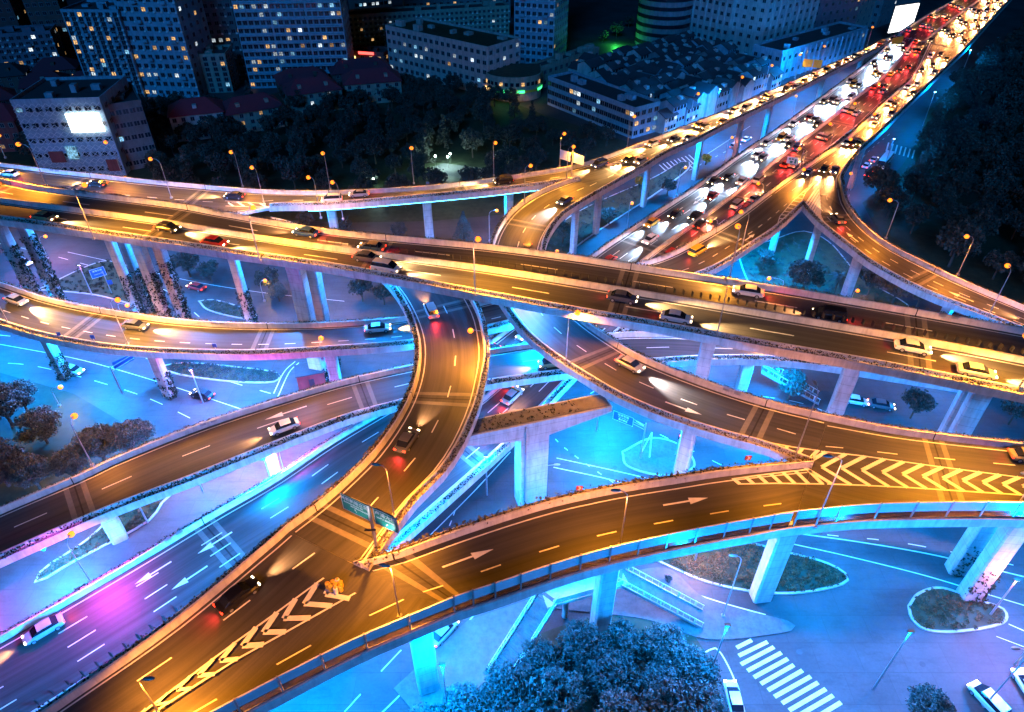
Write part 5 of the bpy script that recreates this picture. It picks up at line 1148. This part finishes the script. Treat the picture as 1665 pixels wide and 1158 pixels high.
# gantry over the far expressway, A-frame, traffic signals
f = U(1432, 98, 11); t = thing('sign_gantry', 'orange-lit sign over the far end of the upper right ramp', 'road sign', tuple(f)); pole(t, 6, .2); sign_board(t, U(1452,62,18), U(1470,58,18), 2.5, 'sign_yellow', border=False)
f = U(1046, 748, 0); t = thing('camera_frame', 'white A-shaped frame standing on the pale paved island', 'frame', tuple(f))
m = MB(); a, b, c = U(1042,738)-f, U(1056,745)-f, U(1060,703,3.0)-f; m.tube([a, c], .09); m.tube([b, c], .12); m.build('frame', 'white_paint', t)
f = U(1098, 740, 0); t = thing('traffic_signal', 'tall traffic signal with a dark head beside the white pier', 'traffic signal', tuple(f)); pole(t, 5.2, .09); m = MB(); m.box((0, -.15, 4.6), (.45, .3, 1.2)); h_ = m.build('signal_head', 'dark_metal', t); m = MB(); m.sphere((0, -.32, 4.9), .13); m.build('lens', 'signal_red', h_)
f = U(541, 612, 0); t = thing('traffic_signal', 'traffic signal beyond the sickle-shaped ramp near the brick kiosk', 'traffic signal', tuple(f)); pole(t, 5, .08); m = MB(); m.box((0, -.15, 4.4), (.45, .3, 1.2)); h_ = m.build('signal_head', 'white_paint', t); m = MB(); m.sphere((0, -.32, 4.6), .13); m.build('lens', 'signal_red', h_)
# brick kiosk
f = U(508, 622, 0); t = thing('kiosk', 'small red brick kiosk between the low viaduct and the lower ramp', 'kiosk', tuple(f), .3); m = MB(); m.box((0,0,1.6),(5,3.4,3.2)); m.build('wall','wall_red',t); m = MB(); m.box((0,0,3.3),(5.4,3.8,.2)); m.build('roof','roof_tile_dark',t); m = MB(); m.box((0,-1.72,1.1),(1,.1,2.1)); m.build('door','dark_metal',t)
# yellow crash drums
for i, (dx, dy) in enumerate(((0,0),(.5,.2),(-.47,-.25),(.1,.5),(-.37,.3),(.55,-.3),(.1,-.5),(-.85,.05))):
    p = U(547, 957, 21)+Vector((dx, dy, .02)); t = thing('crash_drum', 'yellow crash drum in the cluster painted gore, %s' % ('in the middle','right of the middle one','left of the middle one','behind the middle one','back left','front right','at the very front','leftmost')[i], 'drum', tuple(p), 0, 'yellow drums on the painted gore')
    m = MB(); m.tube([(0,0,0),(0,0,.1),(0,0,.85),(0,0,.9)], [.22,.25,.25,.21], 12); m.build('drum_body', random.choice(('car_yellow','sign_yellow','white_paint')), t); m = MB(); m.tube([(0,0,.9),(0,0,.94)], .16, 12); m.build('lid', 'yellow_paint', t)
# ------------------------------------------------------------------ footbridge stairs
def stair(a, b, wd, label, n=26):
    d = b-a; hd = atan2(d.y, d.x); L = d.to_2d().length; H = b.z-a.z; R = Matrix.Rotation(hd, 3, 'Z'); t = thing('stair_flight', label, 'stairs', tuple(a), hd)
    for k in range(n):
        m = MB(); x = L*(k+.5)/n; z = H*(k+1)/n; m.box((x, 0, z-.09), (L/n+.04, wd, .18)); m.build('step', 'paving', t)
    for sy in (-1, 1):
        y = sy*(wd/2+.12); m = MB(); m.poly([(0, y-.1, 0), (L, y-.1, H-.3), (L, y-.1, H+.35), (0, y-.1, .35)]); m.poly([(0, y+.1, 0), (0, y+.1, .35), (L, y+.1, H+.35), (L, y+.1, H-.3)]); m.quad((0, y-.1, .35), (L, y-.1, H+.35), (L, y+.1, H+.35), (0, y+.1, .35)); m.quad((0, y-.1, 0), (0, y-.1, .35), (0, y+.1, .35), (0, y+.1, 0)); m.build('stringer', 'galvanised', t)
        m = MB(); m.tube([(0, y, 1.35), (L, y, H+1.35)], .06, 6); hr = m.build('handrail', 'white_paint', t)
        m = MB(); q = MB()
        for k in range(int(L/.9)): x = k*.9+.1; z = H*x/L; m.box((x, y, z+.85), (.04, .04, 1.0))
        m.build('baluster', 'white_paint', hr)['kind'] = 'stuff'
        for k in range(5): x = L*(k+.5)/5; z = H*x/L; q = MB(); q.box((x, y, z+.85), (.12, .12, 1.1)); q.build('post', 'white_paint', hr)
    return t
stair(U(806, 1106), U(893, 968, 6), 2.6, 'straight stair of the footbridge going down left below the glass barrier')
stair(U(1142, 1008), U(1006, 936, 6), 2.4, 'stair of the footbridge going down right behind the pier', 24)
stair(U(1330, 652), U(1238, 598, 5.5), 2.2, 'distant stair under the flyover on the right', 22)
t = thing('footbridge', 'footbridge deck linking the two stairs under the nearest ramp', 'footbridge', tuple(U(950, 985))); a, b = U(893, 968, 6)-t.location, U(1006, 936, 6)-t.location; d = b-a; R = Matrix.Rotation(atan2(d.y, d.x), 3, 'Z'); m = MB(); m.box((a+b)/2-Vector((0, 0, .3)), (d.length+1.5, 3, .4), R); m.build('deck', 'concrete', t)
for s_ in (-1.4, 1.4): m = MB(); m.box((a+b)/2+R @ Vector((0, s_, .5)), (d.length, .06, 1.0), R); m.build('railing', 'white_paint', t)
for k in (.25, .75): q = a.lerp(b, k); m = MB(); m.tube([(q.x, q.y, 0), (q.x, q.y, 5.6)], .4, 12); m.build('column', 'pier_concrete', t)

# manhole covers
mc = MB(); mc.tube([(0, 0, 0), (0, 0, .012)], .38, 16); mc = mc.mesh('manhole_cover', 'dark_metal')
for px, py in ((210,622),(318,648),(1130,960),(1300,1060),(1420,1030),(1390,1100),(1340,985),(960,700),(1000,760),(930,740),(1180,700),(1500,1080),(690,1095),(1440,900),(1530,960),(60,560)):
    o = link('manhole_cover', mc); o.location = U(px, py, .004); tag(o, 'small round manhole cover set in the street asphalt', 'manhole cover', 'manhole covers in the streets')
# cyclist's parked scooters by the leaning pier
